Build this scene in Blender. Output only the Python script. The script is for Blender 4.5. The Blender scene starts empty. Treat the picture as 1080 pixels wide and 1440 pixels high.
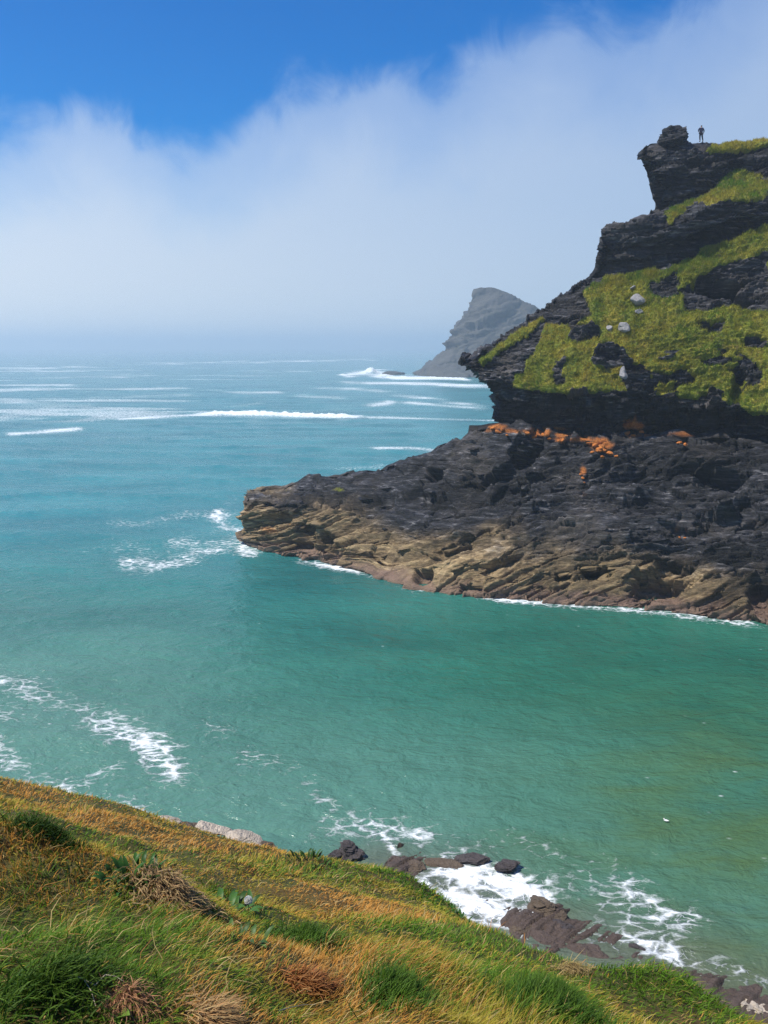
import bpy, bmesh, math, random
import numpy as np
from mathutils import Vector, Matrix, Euler

random.seed(7)
RNG = np.random.default_rng(11)
R = math.radians
SC = bpy.context.scene
COL = SC.collection

# ------------------------------------------------------------------ camera
CAM_Z = 25.0
PITCH = R(11.2)
FPX = 1173.0                     # focal length in photo pixels (1080 x 1440)
cam_d = bpy.data.cameras.new('camera')
cam = bpy.data.objects.new('camera', cam_d)
COL.objects.link(cam)
cam.location = (0, 0, CAM_Z)
cam.rotation_euler = (R(90) - PITCH, 0, 0)
cam_d.sensor_fit = 'VERTICAL'
cam_d.sensor_height = 36.0
cam_d.lens = 36.0 * FPX / 1440.0
cam_d.clip_start = 0.1
cam_d.clip_end = 30000
SC.camera = cam

# ------------------------------------------------------------------ sun, sky, exposure
SUN_EL, SUN_AZ = R(56), R(-109)          # azimuth measured from +Y (view direction) towards +X
sdir = Vector((math.sin(SUN_AZ) * math.cos(SUN_EL), math.cos(SUN_AZ) * math.cos(SUN_EL), math.sin(SUN_EL)))
sun_d = bpy.data.lights.new('sun', 'SUN')
sun_d.energy = 5.0
sun_d.angle = R(0.53)
sun_d.color = (1.0, 0.955, 0.87)
sun = bpy.data.objects.new('sun', sun_d)
COL.objects.link(sun)
sun.location = (-60, 30, 120)
sun.rotation_euler = (-sdir).to_track_quat('-Z', 'Y').to_euler()

SKY_STRENGTH = 0.108
SC.view_settings.view_transform = 'Standard'
SC.view_settings.look = 'None'
SC.view_settings.exposure = 0.38
SC.view_settings.gamma = 1.0
SC.view_settings.use_curve_mapping = False
SC.render.engine = 'CYCLES'
SC.cycles.use_denoising = True
try:
    SC.cycles.denoising_input_passes = 'RGB_ALBEDO_NORMAL'
    SC.cycles.denoising_prefilter = 'NONE'
except Exception:
    pass
SC.cycles.max_bounces = 5
SC.cycles.diffuse_bounces = 2
SC.cycles.glossy_bounces = 2
SC.cycles.transmission_bounces = 2
SC.cycles.volume_bounces = 1
SC.cycles.transparent_max_bounces = 8
SC.cycles.sample_clamp_indirect = 4.0
SC.cycles.caustics_reflective = False
SC.cycles.caustics_refractive = False


class NT:
    """tiny helper for node trees"""
    def __init__(self, tree):
        self.t = tree
        tree.nodes.clear()

    def n(self, kind, ins=None, **props):
        nd = self.t.nodes.new(kind)
        for k, v in props.items():
            setattr(nd, k, v)
        for k, v in (ins or {}).items():
            self.set(nd.inputs[k], v)
        return nd

    def set(self, sock, v):
        if isinstance(v, bpy.types.NodeSocket):
            self.t.links.new(v, sock)
        elif isinstance(v, bpy.types.Node):
            self.t.links.new(v.outputs[0], sock)
        else:
            if sock.type == 'RGBA' and len(v) == 3:
                v = (*v, 1)
            sock.default_value = v

    def m(self, op, a, b=0.0, c=0.0, clamp=False):
        return self.n('ShaderNodeMath', {0: a, 1: b, 2: c}, operation=op, use_clamp=clamp).outputs[0]

    def mr(self, v, a, b, c=0.0, d=1.0, smooth=True):
        return self.n('ShaderNodeMapRange', {'Value': v, 'From Min': a, 'From Max': b, 'To Min': c, 'To Max': d},
                      interpolation_type='SMOOTHSTEP' if smooth else 'LINEAR').outputs[0]

    def mix(self, f, a, b, blend='MIX'):
        nd = self.n('ShaderNodeMix', data_type='RGBA', blend_type=blend)
        self.set(nd.inputs[0], f); self.set(nd.inputs[6], a); self.set(nd.inputs[7], b)
        return nd.outputs[2]

    def noise(self, vec, scale, detail=4.0, rough=0.55, dist=0.0, out=0):
        return self.n('ShaderNodeTexNoise', {'Vector': vec, 'Scale': scale, 'Detail': detail, 'Roughness': rough, 'Distortion': dist}).outputs[out]

    def vmul(self, vec, s):
        return self.n('ShaderNodeVectorMath', {0: vec, 1: s}, operation='MULTIPLY').outputs[0]

    def vadd(self, vec, s):
        return self.n('ShaderNodeVectorMath', {0: vec, 1: s}, operation='ADD').outputs[0]

    def ramp(self, f, stops, interp='LINEAR'):
        nd = self.n('ShaderNodeValToRGB', {0: f})
        cr = nd.color_ramp
        cr.interpolation = interp
        while len(cr.elements) < len(stops):
            cr.elements.new(0.5)
        for e, (p, c) in zip(cr.elements, stops):
            e.position = p
            e.color = (*c, 1)
        return nd.outputs[0]


# world: Nishita sky with a bank of sea fog standing over the water
world = bpy.data.worlds.new('World')
SC.world = world
world.use_nodes = True
w = NT(world.node_tree)
sky = w.n('ShaderNodeTexSky', sky_type='NISHITA', sun_disc=False, sun_elevation=SUN_EL, sun_rotation=SUN_AZ,
          air_density=1.0, dust_density=0.1, ozone_density=3.0, altitude=20)
skyc = w.n('ShaderNodeHueSaturation', {'Saturation': 1.95, 'Value': 1.0, 'Color': sky.outputs[0], 'Hue': 0.512})
tc = w.n('ShaderNodeTexCoord')
sep = w.n('ShaderNodeSeparateXYZ', {0: tc.outputs['Generated']})
elev = w.m('MULTIPLY', w.m('ARCSINE', sep.outputs[2]), 57.2958)
nz1 = w.noise(w.vmul(w.vadd(tc.outputs['Generated'], (0.43, 0.17, 0.6)), (1, 1, 0.8)), 4.2, 5.0, 0.5, 0.25)
nz2 = w.noise(w.vadd(tc.outputs['Generated'], (2.3, 0.4, 0.1)), 13.0, 6.0, 0.6, 0.6)
azi = w.m('MULTIPLY', w.m('ARCTAN2', sep.outputs[0], sep.outputs[1]), 57.2958)
hump = w.m('MULTIPLY', w.m('COSINE', w.m('MULTIPLY', w.m('ADD', azi, 18.2), 6.2832 / 14.4)), 1.15)
top = w.m('ADD', w.m('MULTIPLY_ADD', sep.outputs[0], 12.5, 16.4), w.m('MULTIPLY', w.m('SUBTRACT', nz1, 0.5), 9.0))
top = w.m('ADD', w.m('ADD', top, hump), w.m('MULTIPLY', w.m('SUBTRACT', nz2, 0.5), 5.0))
below = w.m('SUBTRACT', top, elev)
mask = w.m('ADD', w.mr(below, -1.0, 1.9, 0.0, 0.60), w.mr(below, 0.3, 8.0, 0.0, 0.37))
fogc = w.ramp(w.m('DIVIDE', elev, 30.0, clamp=True), [(0.0, (0.62, 0.68, 0.74)), (0.3, (0.44, 0.545, 0.70)), (1.0, (0.19, 0.32, 0.62))])
# thin fog scatters forward: a little brighter on the sun's side
sund = w.n('ShaderNodeVectorMath', {0: tc.outputs['Generated'], 1: tuple(sdir)}, operation='DOT_PRODUCT').outputs['Value']
fogc = w.vmul(fogc, w.n('ShaderNodeCombineXYZ', {i: w.m('MULTIPLY_ADD', sund, k_, 0.93) for i, k_ in ((0, 0.95), (1, 0.66), (2, 0.36))}).outputs[0])
fogc = w.n('ShaderNodeVectorMath', {0: fogc, 1: (1 / SKY_STRENGTH,) * 3}, operation='MULTIPLY').outputs[0]
bgc = w.mix(mask, skyc.outputs[0], fogc)
bg = w.n('ShaderNodeBackground', {'Color': bgc, 'Strength': SKY_STRENGTH})
wo = w.n('ShaderNodeOutputWorld', {'Surface': bg})


# ------------------------------------------------------------------ pixel <-> world
CT, ST = math.cos(PITCH), math.sin(PITCH)


def ray(px, py):
    v = (720.0 - np.asarray(py, float)) / FPX
    x = (np.asarray(px, float) - 540.0) / FPX
    return x, CT + v * ST, -ST + v * CT


def at_y(px, py, y):
    a, b, c = ray(px, py)
    t = y / b
    return np.stack([a * t, b * t + 0 * a, CAM_Z + c * t], -1)


def at_z(px, py, z=0.0):
    a, b, c = ray(px, py)
    t = (z - CAM_Z) / c
    return np.stack([a * t, b * t, CAM_Z + c * t], -1)


def project(P):
    P = np.asarray(P, float)
    x, y, z = P[..., 0], P[..., 1], P[..., 2] - CAM_Z
    d = y * CT - z * ST
    u = y * ST + z * CT
    d = np.maximum(d, 1e-3)
    return 540 + FPX * x / d, 720 - FPX * u / d


# ------------------------------------------------------------------ numpy noise
def _h(i, j, k, s):
    with np.errstate(over='ignore'):
        n = (i.astype(np.int64) * 374761393 + j.astype(np.int64) * 668265263 + k.astype(np.int64) * 2147483647 + s * 974634777) & 0xFFFFFFFF
        n = n.astype(np.uint32)
        n = (n ^ (n >> np.uint32(13))) * np.uint32(1274126177)
        n = n ^ (n >> np.uint32(16))
        n = n * np.uint32(2246822519)
        n = n ^ (n >> np.uint32(15))
    return n.astype(np.float32) / np.float32(4294967295.0)


def vnoise(x, y, z, s=0):
    xi, yi, zi = np.floor(x), np.floor(y), np.floor(z)
    fx, fy, fz = x - xi, y - yi, z - zi
    fx = fx * fx * fx * (fx * (fx * 6 - 15) + 10)
    fy = fy * fy * fy * (fy * (fy * 6 - 15) + 10)
    fz = fz * fz * fz * (fz * (fz * 6 - 15) + 10)
    xi, yi, zi = xi.astype(np.int64), yi.astype(np.int64), zi.astype(np.int64)
    r = 0
    for a in (0, 1):
        wx = fx if a else 1 - fx
        for b in (0, 1):
            wy = fy if b else 1 - fy
            for c in (0, 1):
                wz = fz if c else 1 - fz
                r = r + wx * wy * wz * _h(xi + a, yi + b, zi + c, s)
    return r * 2 - 1


def fbm(P, scale, octv=4, s=0, gain=0.5, st=(1, 1, 1)):
    x, y, z = P[..., 0] * scale * st[0], P[..., 1] * scale * st[1], P[..., 2] * scale * st[2]
    a, r, t = 1.0, 0.0, 0.0
    for o in range(octv):
        r = r + a * vnoise(x, y, z, s + o * 17)
        t += a
        a *= gain
        x, y, z = x * 2.03 + 5.1, y * 2.03 + 1.7, z * 2.03 + 9.2
    return r / t


def sstep(a, b, x):
    t = np.clip((x - a) / (b - a), 0, 1)
    return t * t * (3 - 2 * t)


def in_poly(px, py, poly):
    inside = np.zeros(px.shape, bool)
    n = len(poly)
    for i in range(n):
        x1, y1 = poly[i]
        x2, y2 = poly[(i + 1) % n]
        c = ((y1 > py) != (y2 > py)) & (px < (x2 - x1) * (py - y1) / (y2 - y1 + 1e-9) + x1)
        inside ^= c
    return inside


def seg_dist(px, py, pts, ax=1.0, ay=1.0):
    d = np.full(px.shape, 1e9)
    for (x1, y1), (x2, y2) in zip(pts[:-1], pts[1:]):
        dx, dy = (x2 - x1) / ax, (y2 - y1) / ay
        qx, qy = (px - x1) / ax, (py - y1) / ay
        t = np.clip((qx * dx + qy * dy) / (dx * dx + dy * dy + 1e-9), 0, 1)
        d = np.minimum(d, np.hypot(qx - t * dx, qy - t * dy))
    return d


def strata(P, dip, seed, scales, want_bed=False):
    """stepped, broken bedding: every layer sticks out by its own amount, cell by cell"""
    w1 = fbm(P, 0.06, 3, seed)
    w2 = fbm(P, 0.35, 2, seed + 5)
    h = P[..., 2] - dip[0] * P[..., 0] - dip[1] * P[..., 1] + 1.6 * w1 + 0.12 * w2
    clean = sstep(-0.25, 0.25, fbm(P, 0.17, 3, seed + 8))
    s = P[..., 0] * 0.86 + P[..., 1] * 0.5 + 0.8 * w2
    d = 0
    bed = 0
    for q, sc_ in enumerate(scales):
        t, L, amp = sc_[:3]
        saw = sc_[3] if len(sc_) > 3 else 0.4
        hh = h / t + 0.12 * w2
        k = np.floor(hh)
        fr = hh - k
        kk = k.astype(np.int64)
        off = _h(kk, kk * 0, kk * 0 + q, seed + 31)
        L2 = L * (0.6 + 0.9 * off)
        c = np.floor(s / L2 + off * 17 + 0.3 * np.sin(h * 3 + off * 9)).astype(np.int64)
        r = _h(kk, c, kk * 0 + q, seed + 77) - 0.5
        r2 = _h(kk, kk * 0 + 3, kk * 0 + q, seed + 99) - 0.5
        m_ = 1.5 * _h(c, kk, kk * 0 + q, seed + 55)
        fine_ = 1.0 if q < 2 else 0.25 + 0.95 * clean
        d = d + fine_ * (amp * (0.75 * r + 0.45 * r2) + saw * t * m_ * (fr - 0.5))
        if q in (1, 2):       # open cracks between beds
            crk = _h(c, kk * 0 + 5, kk, seed + 41)
            d = d - fine_ * sstep(0.16, 0.04, fr) * sstep(0.35, 0.7, crk) * (0.8 * t)
        bed = bed + (0.6 * r + 0.8 * r2) * (1.0, 0.8, 0.8, 0.5)[min(q, 3)]
    if want_bed:
        return d, bed
    return d


def facets(P, size, seed, tilt=0.8):
    """angular broken blocks: every cell of a jittered lattice is one tilted plane"""
    q = P / np.asarray(size, float)
    b = np.floor(q).astype(np.int64)
    best = np.full(q.shape[:-1], 1e9)
    val = np.zeros(q.shape[:-1])
    for i in (-1, 0, 1):
        for j in (-1, 0, 1):
            for k in (-1, 0, 1):
                c = b + np.array([i, j, k])
                h1 = _h(c[..., 0], c[..., 1], c[..., 2], seed)
                h2 = _h(c[..., 0], c[..., 1], c[..., 2], seed + 1)
                h3 = _h(c[..., 0], c[..., 1], c[..., 2], seed + 2)
                dx = q[..., 0] - c[..., 0] - h1
                dy = q[..., 1] - c[..., 1] - h2
                dz = q[..., 2] - c[..., 2] - h3
                dd = dx * dx + dy * dy + dz * dz
                v = (h1 * 7.3 + h2 * 3.1) % 1 - 0.5 + tilt * ((h2 - 0.5) * dx + (h3 - 0.5) * dy + (h1 - 0.35) * dz) * 2
                m = dd < best
                val = np.where(m, v, val)
                best = np.where(m, dd, best)
    return val


# ------------------------------------------------------------------ mesh helpers
def mesh_from(name, verts, faces, smooth=False):
    """faces: (n,3) or (n,4) int array"""
    verts = np.asarray(verts, np.float32).reshape(-1, 3)
    faces = np.asarray(faces, np.int32)
    k = faces.shape[1]
    me = bpy.data.meshes.new(name)
    me.vertices.add(len(verts))
    me.vertices.foreach_set('co', verts.ravel())
    me.loops.add(faces.size)
    me.loops.foreach_set('vertex_index', faces.ravel())
    me.polygons.add(len(faces))
    me.polygons.foreach_set('loop_start', np.arange(0, faces.size, k, dtype=np.int32))
    me.polygons.foreach_set('loop_total', np.full(len(faces), k, np.int32))
    if smooth:
        me.polygons.foreach_set('use_smooth', np.ones(len(faces), bool))
    me.update(calc_edges=True)
    return me


def grid_faces(nr, nc):
    i = np.arange(nr - 1)[:, None] * nc + np.arange(nc - 1)[None, :]
    i = i.ravel()
    return np.stack([i, i + 1, i + nc + 1, i + nc], -1)


def attr(me, name, vals):
    a = me.attributes.new(name, 'FLOAT', 'POINT')
    a.data.foreach_set('value', np.asarray(vals, np.float32).ravel())


def cattr(me, name, vals):
    a = me.attributes.new(name, 'FLOAT_COLOR', 'POINT')
    v = np.ones((len(vals), 4), np.float32)
    v[:, :3] = vals
    a.data.foreach_set('color', v.ravel())


def obj(name, me, mat=None, parent=None, label=None, cat=None, group=None, kind=None, loc=None):
    o = bpy.data.objects.new(name, me)
    COL.objects.link(o)
    if mat is not None and me is not None and not me.materials:
        me.materials.append(mat)
    if parent is not None:
        o.parent = parent
    if loc is not None:
        o.location = loc
    tag(o, label, cat, group, kind)
    return o


def tag(o, label=None, cat=None, group=None, kind=None):
    if label: o['label'] = label
    if cat: o['category'] = cat
    if group: o['group'] = group
    if kind: o['kind'] = kind


# ------------------------------------------------------------------ materials
def material(name):
    m = bpy.data.materials.new(name)
    m.use_nodes = True
    return m, NT(m.node_tree)


def finish(t, color, rough=0.8, bump=None, bstr=0.5, bdist=0.1, spec=0.3, extra=None):
    ins = {'Base Color': color, 'Roughness': rough, 'Specular IOR Level': spec}
    ins.update(extra or {})
    p = t.n('ShaderNodeBsdfPrincipled', ins)
    if bump is not None:
        b = t.n('ShaderNodeBump', {'Height': bump, 'Strength': bstr, 'Distance': bdist})
        t.set(p.inputs['Normal'], b.outputs[0])
    t.n('ShaderNodeOutputMaterial', {'Surface': p.outputs[0]})
    return p


def rock_material(name, far=False, base=None, tanamt=None):
    """slate with masks: tan (weathered, below the spray line), orange (iron stained seam), grass (turf)"""
    m, t = material(name)
    pos = t.n('ShaderNodeNewGeometry').outputs['Position']
    sc = 0.12 if far else 1.0
    A = lambda n: t.n('ShaderNodeAttribute', attribute_name=n).outputs['Fac']
    lay = t.vmul(pos, (0.5 * sc, 0.5 * sc, 3.2 * sc))
    n_lay = t.noise(lay, 1.1, 6, 0.66, 0.1)
    n_big = t.noise(pos, 0.16 * sc, 4, 0.55)
    n_mid = t.noise(pos, 0.9 * sc, 6, 0.6, 0.3)
    n_fine = t.noise(pos, 5.5 * sc, 5, 0.65)
    slate = t.ramp(n_lay, [(0.33, (0.004, 0.0042, 0.005)), (0.49, (0.015, 0.0153, 0.018)), (0.59, (0.048, 0.047, 0.052)), (0.70, (0.18, 0.175, 0.172))])
    slate = t.mix(t.mr(n_big, 0.5, 0.7, 0, 0.6), slate, (0.060, 0.050, 0.042))
    slate = t.mix(t.mr(n_mid, 0.62, 0.78, 0, 0.55), slate, (0.11, 0.095, 0.06))
    if tanamt is None:
        tan_f = A('tan')
    else:
        tan_f = tanamt
    tanc = t.ramp(n_lay, [(0.27, (0.045, 0.031, 0.018)), (0.5, (0.185, 0.130, 0.066)), (0.70, (0.34, 0.25, 0.135))])
    tanc = t.mix(t.mr(n_mid, 0.5, 0.7, 0, 0.8), tanc, (0.085, 0.058, 0.032))
    tanc = t.mix(t.mr(n_big, 0.5, 0.66, 0, 0.3), tanc, (0.17, 0.125, 0.06))
    c = t.mix(tan_f, slate, tanc)
    if tanamt is None:      # beds differ in shade from one to the next
        c = t.vmul(c, t.n('ShaderNodeCombineXYZ', {i: t.mr(A('bed'), -0.8, 0.8, 0.4, 1.8, False) for i in range(3)}).outputs[0])
    if base is not None:
        c = t.mix(0.85, c, base)
        c = t.mix(t.mr(n_fine, 0.5, 0.75, 0, 0.6), c, tuple(v * 0.45 for v in base))
    else:
        oc = t.ramp(n_fine, [(0.3, (0.26, 0.075, 0.015)), (0.55, (0.56, 0.19, 0.035)), (0.75, (0.62, 0.36, 0.12))])
        c = t.mix(A('orange'), c, oc)
        wet = A('wet')
        c = t.mix(wet, c, t.mix(n_mid, (0.09, 0.05, 0.04), (0.30, 0.20, 0.15)))
        gcol = t.ramp(t.noise(pos, 0.55, 5, 0.6), [(0.3, (0.075, 0.13, 0.008)), (0.5, (0.20, 0.215, 0.015)), (0.68, (0.34, 0.275, 0.03))])
        gcol = t.mix(t.mr(n_fine, 0.4, 0.68, 0, 0.6), gcol, (0.028, 0.045, 0.008))
        gcol = t.mix(t.mr(n_mid, 0.52, 0.68, 0, 0.55), gcol, (0.20, 0.13, 0.03))
        g = t.mr(t.m('ADD', A('grass'), t.m('MULTIPLY', t.m('SUBTRACT', n_fine, 0.5), 0.7)), 0.42, 0.58)
        c = t.mix(g, c, gcol)
    bh = t.m('ADD', t.m('MULTIPLY', t.noise(lay, 4.2, 6, 0.7, 0.05), 1.0), t.m('MULTIPLY', n_fine, 0.5))
    finish(t, c, t.mr(n_mid, 0.3, 0.8, 0.5, 0.85), bh, 0.9, 0.25 / sc * (0.5 if far else 1), 0.26)
    return m


M_ROCK = rock_material('slate_rock')
M_SLAB = rock_material('slate_slab', tanamt=0.0)
M_TANSLAB = rock_material('weathered_slab', tanamt=1.0)
M_FAR = rock_material('far_rock', far=True, tanamt=0.25, base=(0.065, 0.062, 0.055))
M_ORANGE = rock_material('iron_stained_rock', base=(0.58, 0.19, 0.035), tanamt=0.0)
M_PALE = rock_material('pale_rock', base=(0.36, 0.345, 0.34), tanamt=0.0)
M_SHORE = rock_material('shore_rock', base=(0.125, 0.092, 0.065), tanamt=0.5)


def blade_material(name, rough=0.6, trans=0.35):
    m, t = material(name)
    col = t.n('ShaderNodeAttribute', attribute_name='col').outputs['Color']
    d = t.n('ShaderNodeBsdfPrincipled', {'Base Color': col, 'Roughness': rough, 'Specular IOR Level': 0.2})
    tr = t.n('ShaderNodeBsdfTranslucent', {'Color': col})
    mx = t.n('ShaderNodeMixShader', {0: trans, 1: d.outputs[0], 2: tr.outputs[0]})
    t.n('ShaderNodeOutputMaterial', {'Surface': mx.outputs[0]})
    return m


M_BLADE = blade_material('grass_blades')
M_LEAF = blade_material('leaves', 0.45, 0.25)


def plain(name, c, rough=0.8, var=0.35, scale=8.0):
    m, t = material(name)
    pos = t.n('ShaderNodeNewGeometry').outputs['Position']
    n = t.noise(pos, scale, 4)
    finish(t, t.mix(t.mr(n, 0.3, 0.7), tuple(v * (1 - var) for v in c), c), rough, n, 0.3, 0.02)
    return m


# ------------------------------------------------------------------ SEA
SHELF_PX = [(540, 1222), (600, 1236), (660, 1268), (720, 1300), (790, 1324), (870, 1350), (940, 1376), (1010, 1408), (1090, 1450)]


def build_sea():
    r = np.concatenate([np.geomspace(15, 150, 330), np.geomspace(150, 1600, 260)[1:], np.geomspace(1600, 9000, 40)[1:]])
    th = np.concatenate([np.linspace(-75, -29, 45)[:-1], np.linspace(-29, 29, 470), np.linspace(29, 75, 45)[1:]])
    th = np.radians(th)
    X = r[:, None] * np.sin(th)[None, :]
    Y = r[:, None] * np.cos(th)[None, :]
    P = np.stack([X, Y, np.zeros_like(X)], -1)
    px, py = project(P)
    rr = np.broadcast_to(r[:, None], X.shape)
    foam = np.zeros_like(X)
    jx = 26 * fbm(P, 0.11, 3, 141) + 9 * fbm(P, 0.5, 3, 143)
    jy = 15 * fbm(P, 0.11, 3, 145) + 6 * fbm(P, 0.5, 3, 147)
    far_ = sstep(700, 600, py)
    jx = jx * (1 - far_) + 30 * far_ * fbm(P, 0.02, 3, 149)
    jy = jy * (1 - far_) + 2.2 * far_ * fbm(P, 0.02, 3, 151)
    brk = 0.80 + 0.75 * np.where(rr < 150, fbm(P, 0.22, 3, 155), fbm(P, 0.035, 3, 157))
    strokes = [
        ([(20, 519), (112, 516)], 30, 1.6, .55), ([(235, 511), (330, 509), (500, 506)], 30, 1.5, .6), ([(330, 523), (470, 521)], 30, 1.4, .5),
        ([(0, 549), (60, 545), (140, 547), (262, 546)], 22, 2.0, .7), ([(40, 532), (180, 530)], 30, 1.5, .45), ([(60, 560), (250, 556)], 24, 2.4, .5),
        ([(180, 589), (260, 584), (300, 581), (420, 584), (505, 585)], 14, 2.2, 0.95), ([(505, 585), (620, 588), (692, 590)], 20, 1.4, .75),
        ([(60, 593), (180, 589)], 20, 1.6, .6),
        ([(0, 610), (50, 606), (94, 602)], 10, 2.8, .95), ([(0, 585), (40, 578), (110, 575)], 40, 13, .46), ([(0, 562), (60, 566)], 40, 8, .45),
        ([(336, 553), (400, 552)], 14, 2.2, .6), ([(345, 571), (362, 568)], 10, 3, .6), ([(425, 556), (480, 559)], 16, 2, .5), ([(520, 570), (548, 566)], 12, 3, .6),
        ([(525, 630), (560, 629), (606, 634)], 16, 3.0, .62), ([(478, 657), (560, 652)], 18, 3.0, .5), ([(580, 566), (690, 575)], 20, 2, .55),
        ([(490, 527), (520, 523), (548, 528)], 8, 3.5, 1.0), ([(560, 530), (600, 531), (655, 533)], 8, 2.6, 1.0), ([(495, 538), (600, 540), (690, 543)], 20, 3.0, .62),
        ([(540, 552), (600, 560), (690, 572)], 20, 2.2, .6), ([(470, 545), (520, 550)], 20, 2.0, .55),
        ([(170, 788), (235, 784), (290, 772), (334, 752)], 24, 13, .50), ([(316, 728), (332, 745), (340, 772)], 14, 18, .60), ([(180, 735), (330, 725)], 30, 7, .3), ([(120, 770), (190, 765)], 24, 8, .28),
        ([(0, 968), (60, 980), (130, 1000), (180, 1022), (205, 1045), (235, 1080)], 24, 17, .62), ([(195, 1040), (238, 1052)], 15, 9, .55),
        ([(0, 1055), (28, 1084), (85, 1102)], 26, 20, .72), ([(0, 1010), (60, 1015)], 20, 14, .36), ([(110, 1088), (150, 1078)], 18, 12, .58), ([(100, 1110), (200, 1130)], 16, 12, .42),
        ([(282, 1026), (310, 1034)], 12, 6, .5), ([(335, 1050), (362, 1058), (392, 1072)], 18, 11, .62), ([(420, 1092), (436, 1108), (460, 1132)], 12, 9, .46), ([(290, 1030), (420, 1095)], 20, 14, .3),
        ([(470, 1150), (540, 1160), (590, 1168)], 24, 17, .54), ([(540, 1168), (560, 1202)], 9, 7, .62), ([(640, 1185), (720, 1178), (800, 1205)], 24, 16, .34),
        ([(600, 1250), (660, 1270), (730, 1290)], 22, 24, 1.05), ([(630, 1216), (690, 1232), (745, 1252)], 20, 20, 1.2), ([(585, 1240), (625, 1258)], 18, 14, .85), ([(745, 1255), (740, 1285)], 14, 20, 1.15),
        ([(760, 1245), (830, 1222), (880, 1248), (925, 1275), (965, 1285)], 22, 18, .66), ([(760, 1300), (850, 1312), (900, 1330), (935, 1345)], 22, 19, .68),
        ([(800, 1290), (880, 1300)], 20, 14, .42), ([(830, 1255), (930, 1330)], 34, 30, .46), ([(1000, 1362), (1080, 1382)], 16, 11, .48), ([(1010, 1400), (1080, 1425)], 16, 14, .55), ([(960, 1350), (1000, 1420)], 16, 18, .42),
        ([(735, 1312), (800, 1305), (850, 1322)], 12, 10, .75),
    ]
    for pts, wx, wy, s in strokes:
        d = seg_dist(px + jx, py + jy, pts, 1.0, wy / wx)
        # isotropic along the stroke ends, thin across it
        foam = np.maximum(foam, s * np.clip(np.where(s > 0.9, 0.5 + 0.5 * brk, brk), 0, 1.3) * np.exp(-np.abs(d / (wx * 1.25)) ** 1.6))
    # broken streaks of old foam over the open water
    st_n = fbm(P, 0.02, 4, 161, 0.6, st=(0.45, 1.5, 1))
    reg = sstep(640, 590, py) * sstep(502, 515, py) * (0.35 + 0.65 * sstep(620, 100, px))
    foam = np.maximum(foam, 0.52 * sstep(0.12, 0.42, st_n) * reg)
    wl = [(1200, 893), (1080, 879), (1000, 869), (900, 857), (800, 851), (700, 843), (600, 833), (540, 817), (480, 798), (420, 786), (370, 777), (341, 764)]
    d = seg_dist(px, py, wl)
    wlf = (0.30 + 0.85 * fbm(P, 0.16, 3, 9)) * np.exp(-(d / 6.0) ** 2)
    foam = np.maximum(foam, wlf)
    # waves
    amp_far = sstep(60, 300, rr)
    z = 0.0
    sea = sstep(80, 200, Y - 0.5 * X)
    for k, (ang, wl_, a, seed) in enumerate([(-100, 17, .16, 1), (-80, 9.0, .075, 2), (-118, 5.0, .045, 3), (-60, 3.1, .028, 4), (-130, 2.0, .018, 5)]):
        ca, sa = math.cos(R(ang)), math.sin(R(ang))
        ph = (X * ca + Y * sa) * 2 * math.pi / wl_ + 3.0 * fbm(P, 0.35 / wl_, 2, seed * 7)
        step = rr * 0.0072
        fade = np.clip(wl_ / (4.0 * step), 0, 1)
        sh = 1 - np.abs(np.sin(ph * 0.5)) * 2
        z = z + a * fade * sh * (0.6 + 0.5 * fbm(P, 0.1 / math.sqrt(wl_), 2, seed * 13)) * (0.75 + 0.9 * sea)
    z = z + 0.10 * fbm(P, 0.5, 3, 44) * np.clip(1.5 / (rr * 0.0072 * 4), 0, 1)
    br = sstep(0.72, 1.0, foam)
    z = z + br * (0.25 + 0.45 * np.clip(fbm(P, 0.9, 3, 61) + .3, 0, 2)) * np.where(rr < 120, 1.0, 2.2)
    spl = np.exp(-((px - 521) / 7) ** 2 - ((py - 524) / 2.5) ** 2)
    z = z + 5.0 * spl * (0.6 + fbm(P, 0.3, 2, 5))
    P[..., 2] = z
    me = mesh_from('sea', P, grid_faces(*X.shape)[:, ::-1], True)
    attr(me, 'foam', foam)
    # turbid green cove against the bluer open water
    cove = sstep(150, 55, Y - 0.35 * X + 18 * fbm(P, 0.012, 3, 71))
    attr(me, 'cove', cove)
    olive = sstep(0.0, 1.0, (X - 2) / 16 + 0.5 * fbm(P, 0.06, 3, 83)) * sstep(70, 36, Y)
    attr(me, 'olive', np.clip(olive, 0, 1))
    milky = sstep(72, 34, Y + 0.6 * X + 9 * fbm(P, 0.05, 3, 93))
    attr(me, 'milky', milky)
    sh = seg_dist(X, Y, [tuple(at_z(a, b)[:2]) for a, b in SHELF_PX])
    attr(me, 'shallow', np.exp(-(sh / (3.2 + 1.6 * fbm(P, 0.3, 3, 97))) ** 2))
    m, t = material('sea_water')
    pos = t.n('ShaderNodeNewGeometry').outputs['Position']
    A = lambda n: t.n('ShaderNodeAttribute', attribute_name=n).outputs['Fac']
    n_b = t.mr(t.noise(t.vmul(pos, (0.03, 0.06, 0)), 1.0, 6, 0.62, 0.3), 0.3, 0.7, 0, 1, False)
    deep = t.mix(n_b, (0.020, 0.140, 0.152), (0.050, 0.240, 0.250))
    green = t.mix(n_b, (0.011, 0.084, 0.058), (0.030, 0.160, 0.105))
    c = t.mix(A('cove'), deep, green)
    c = t.mix(t.m('MULTIPLY', A('milky'), 0.8), c, t.mix(n_b, (0.068, 0.168, 0.128), (0.115, 0.235, 0.18)))
    n_o = t.noise(t.vmul(pos, (0.12, 0.3, 0)), 1.0, 4, 0.6, 0.5)
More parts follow.
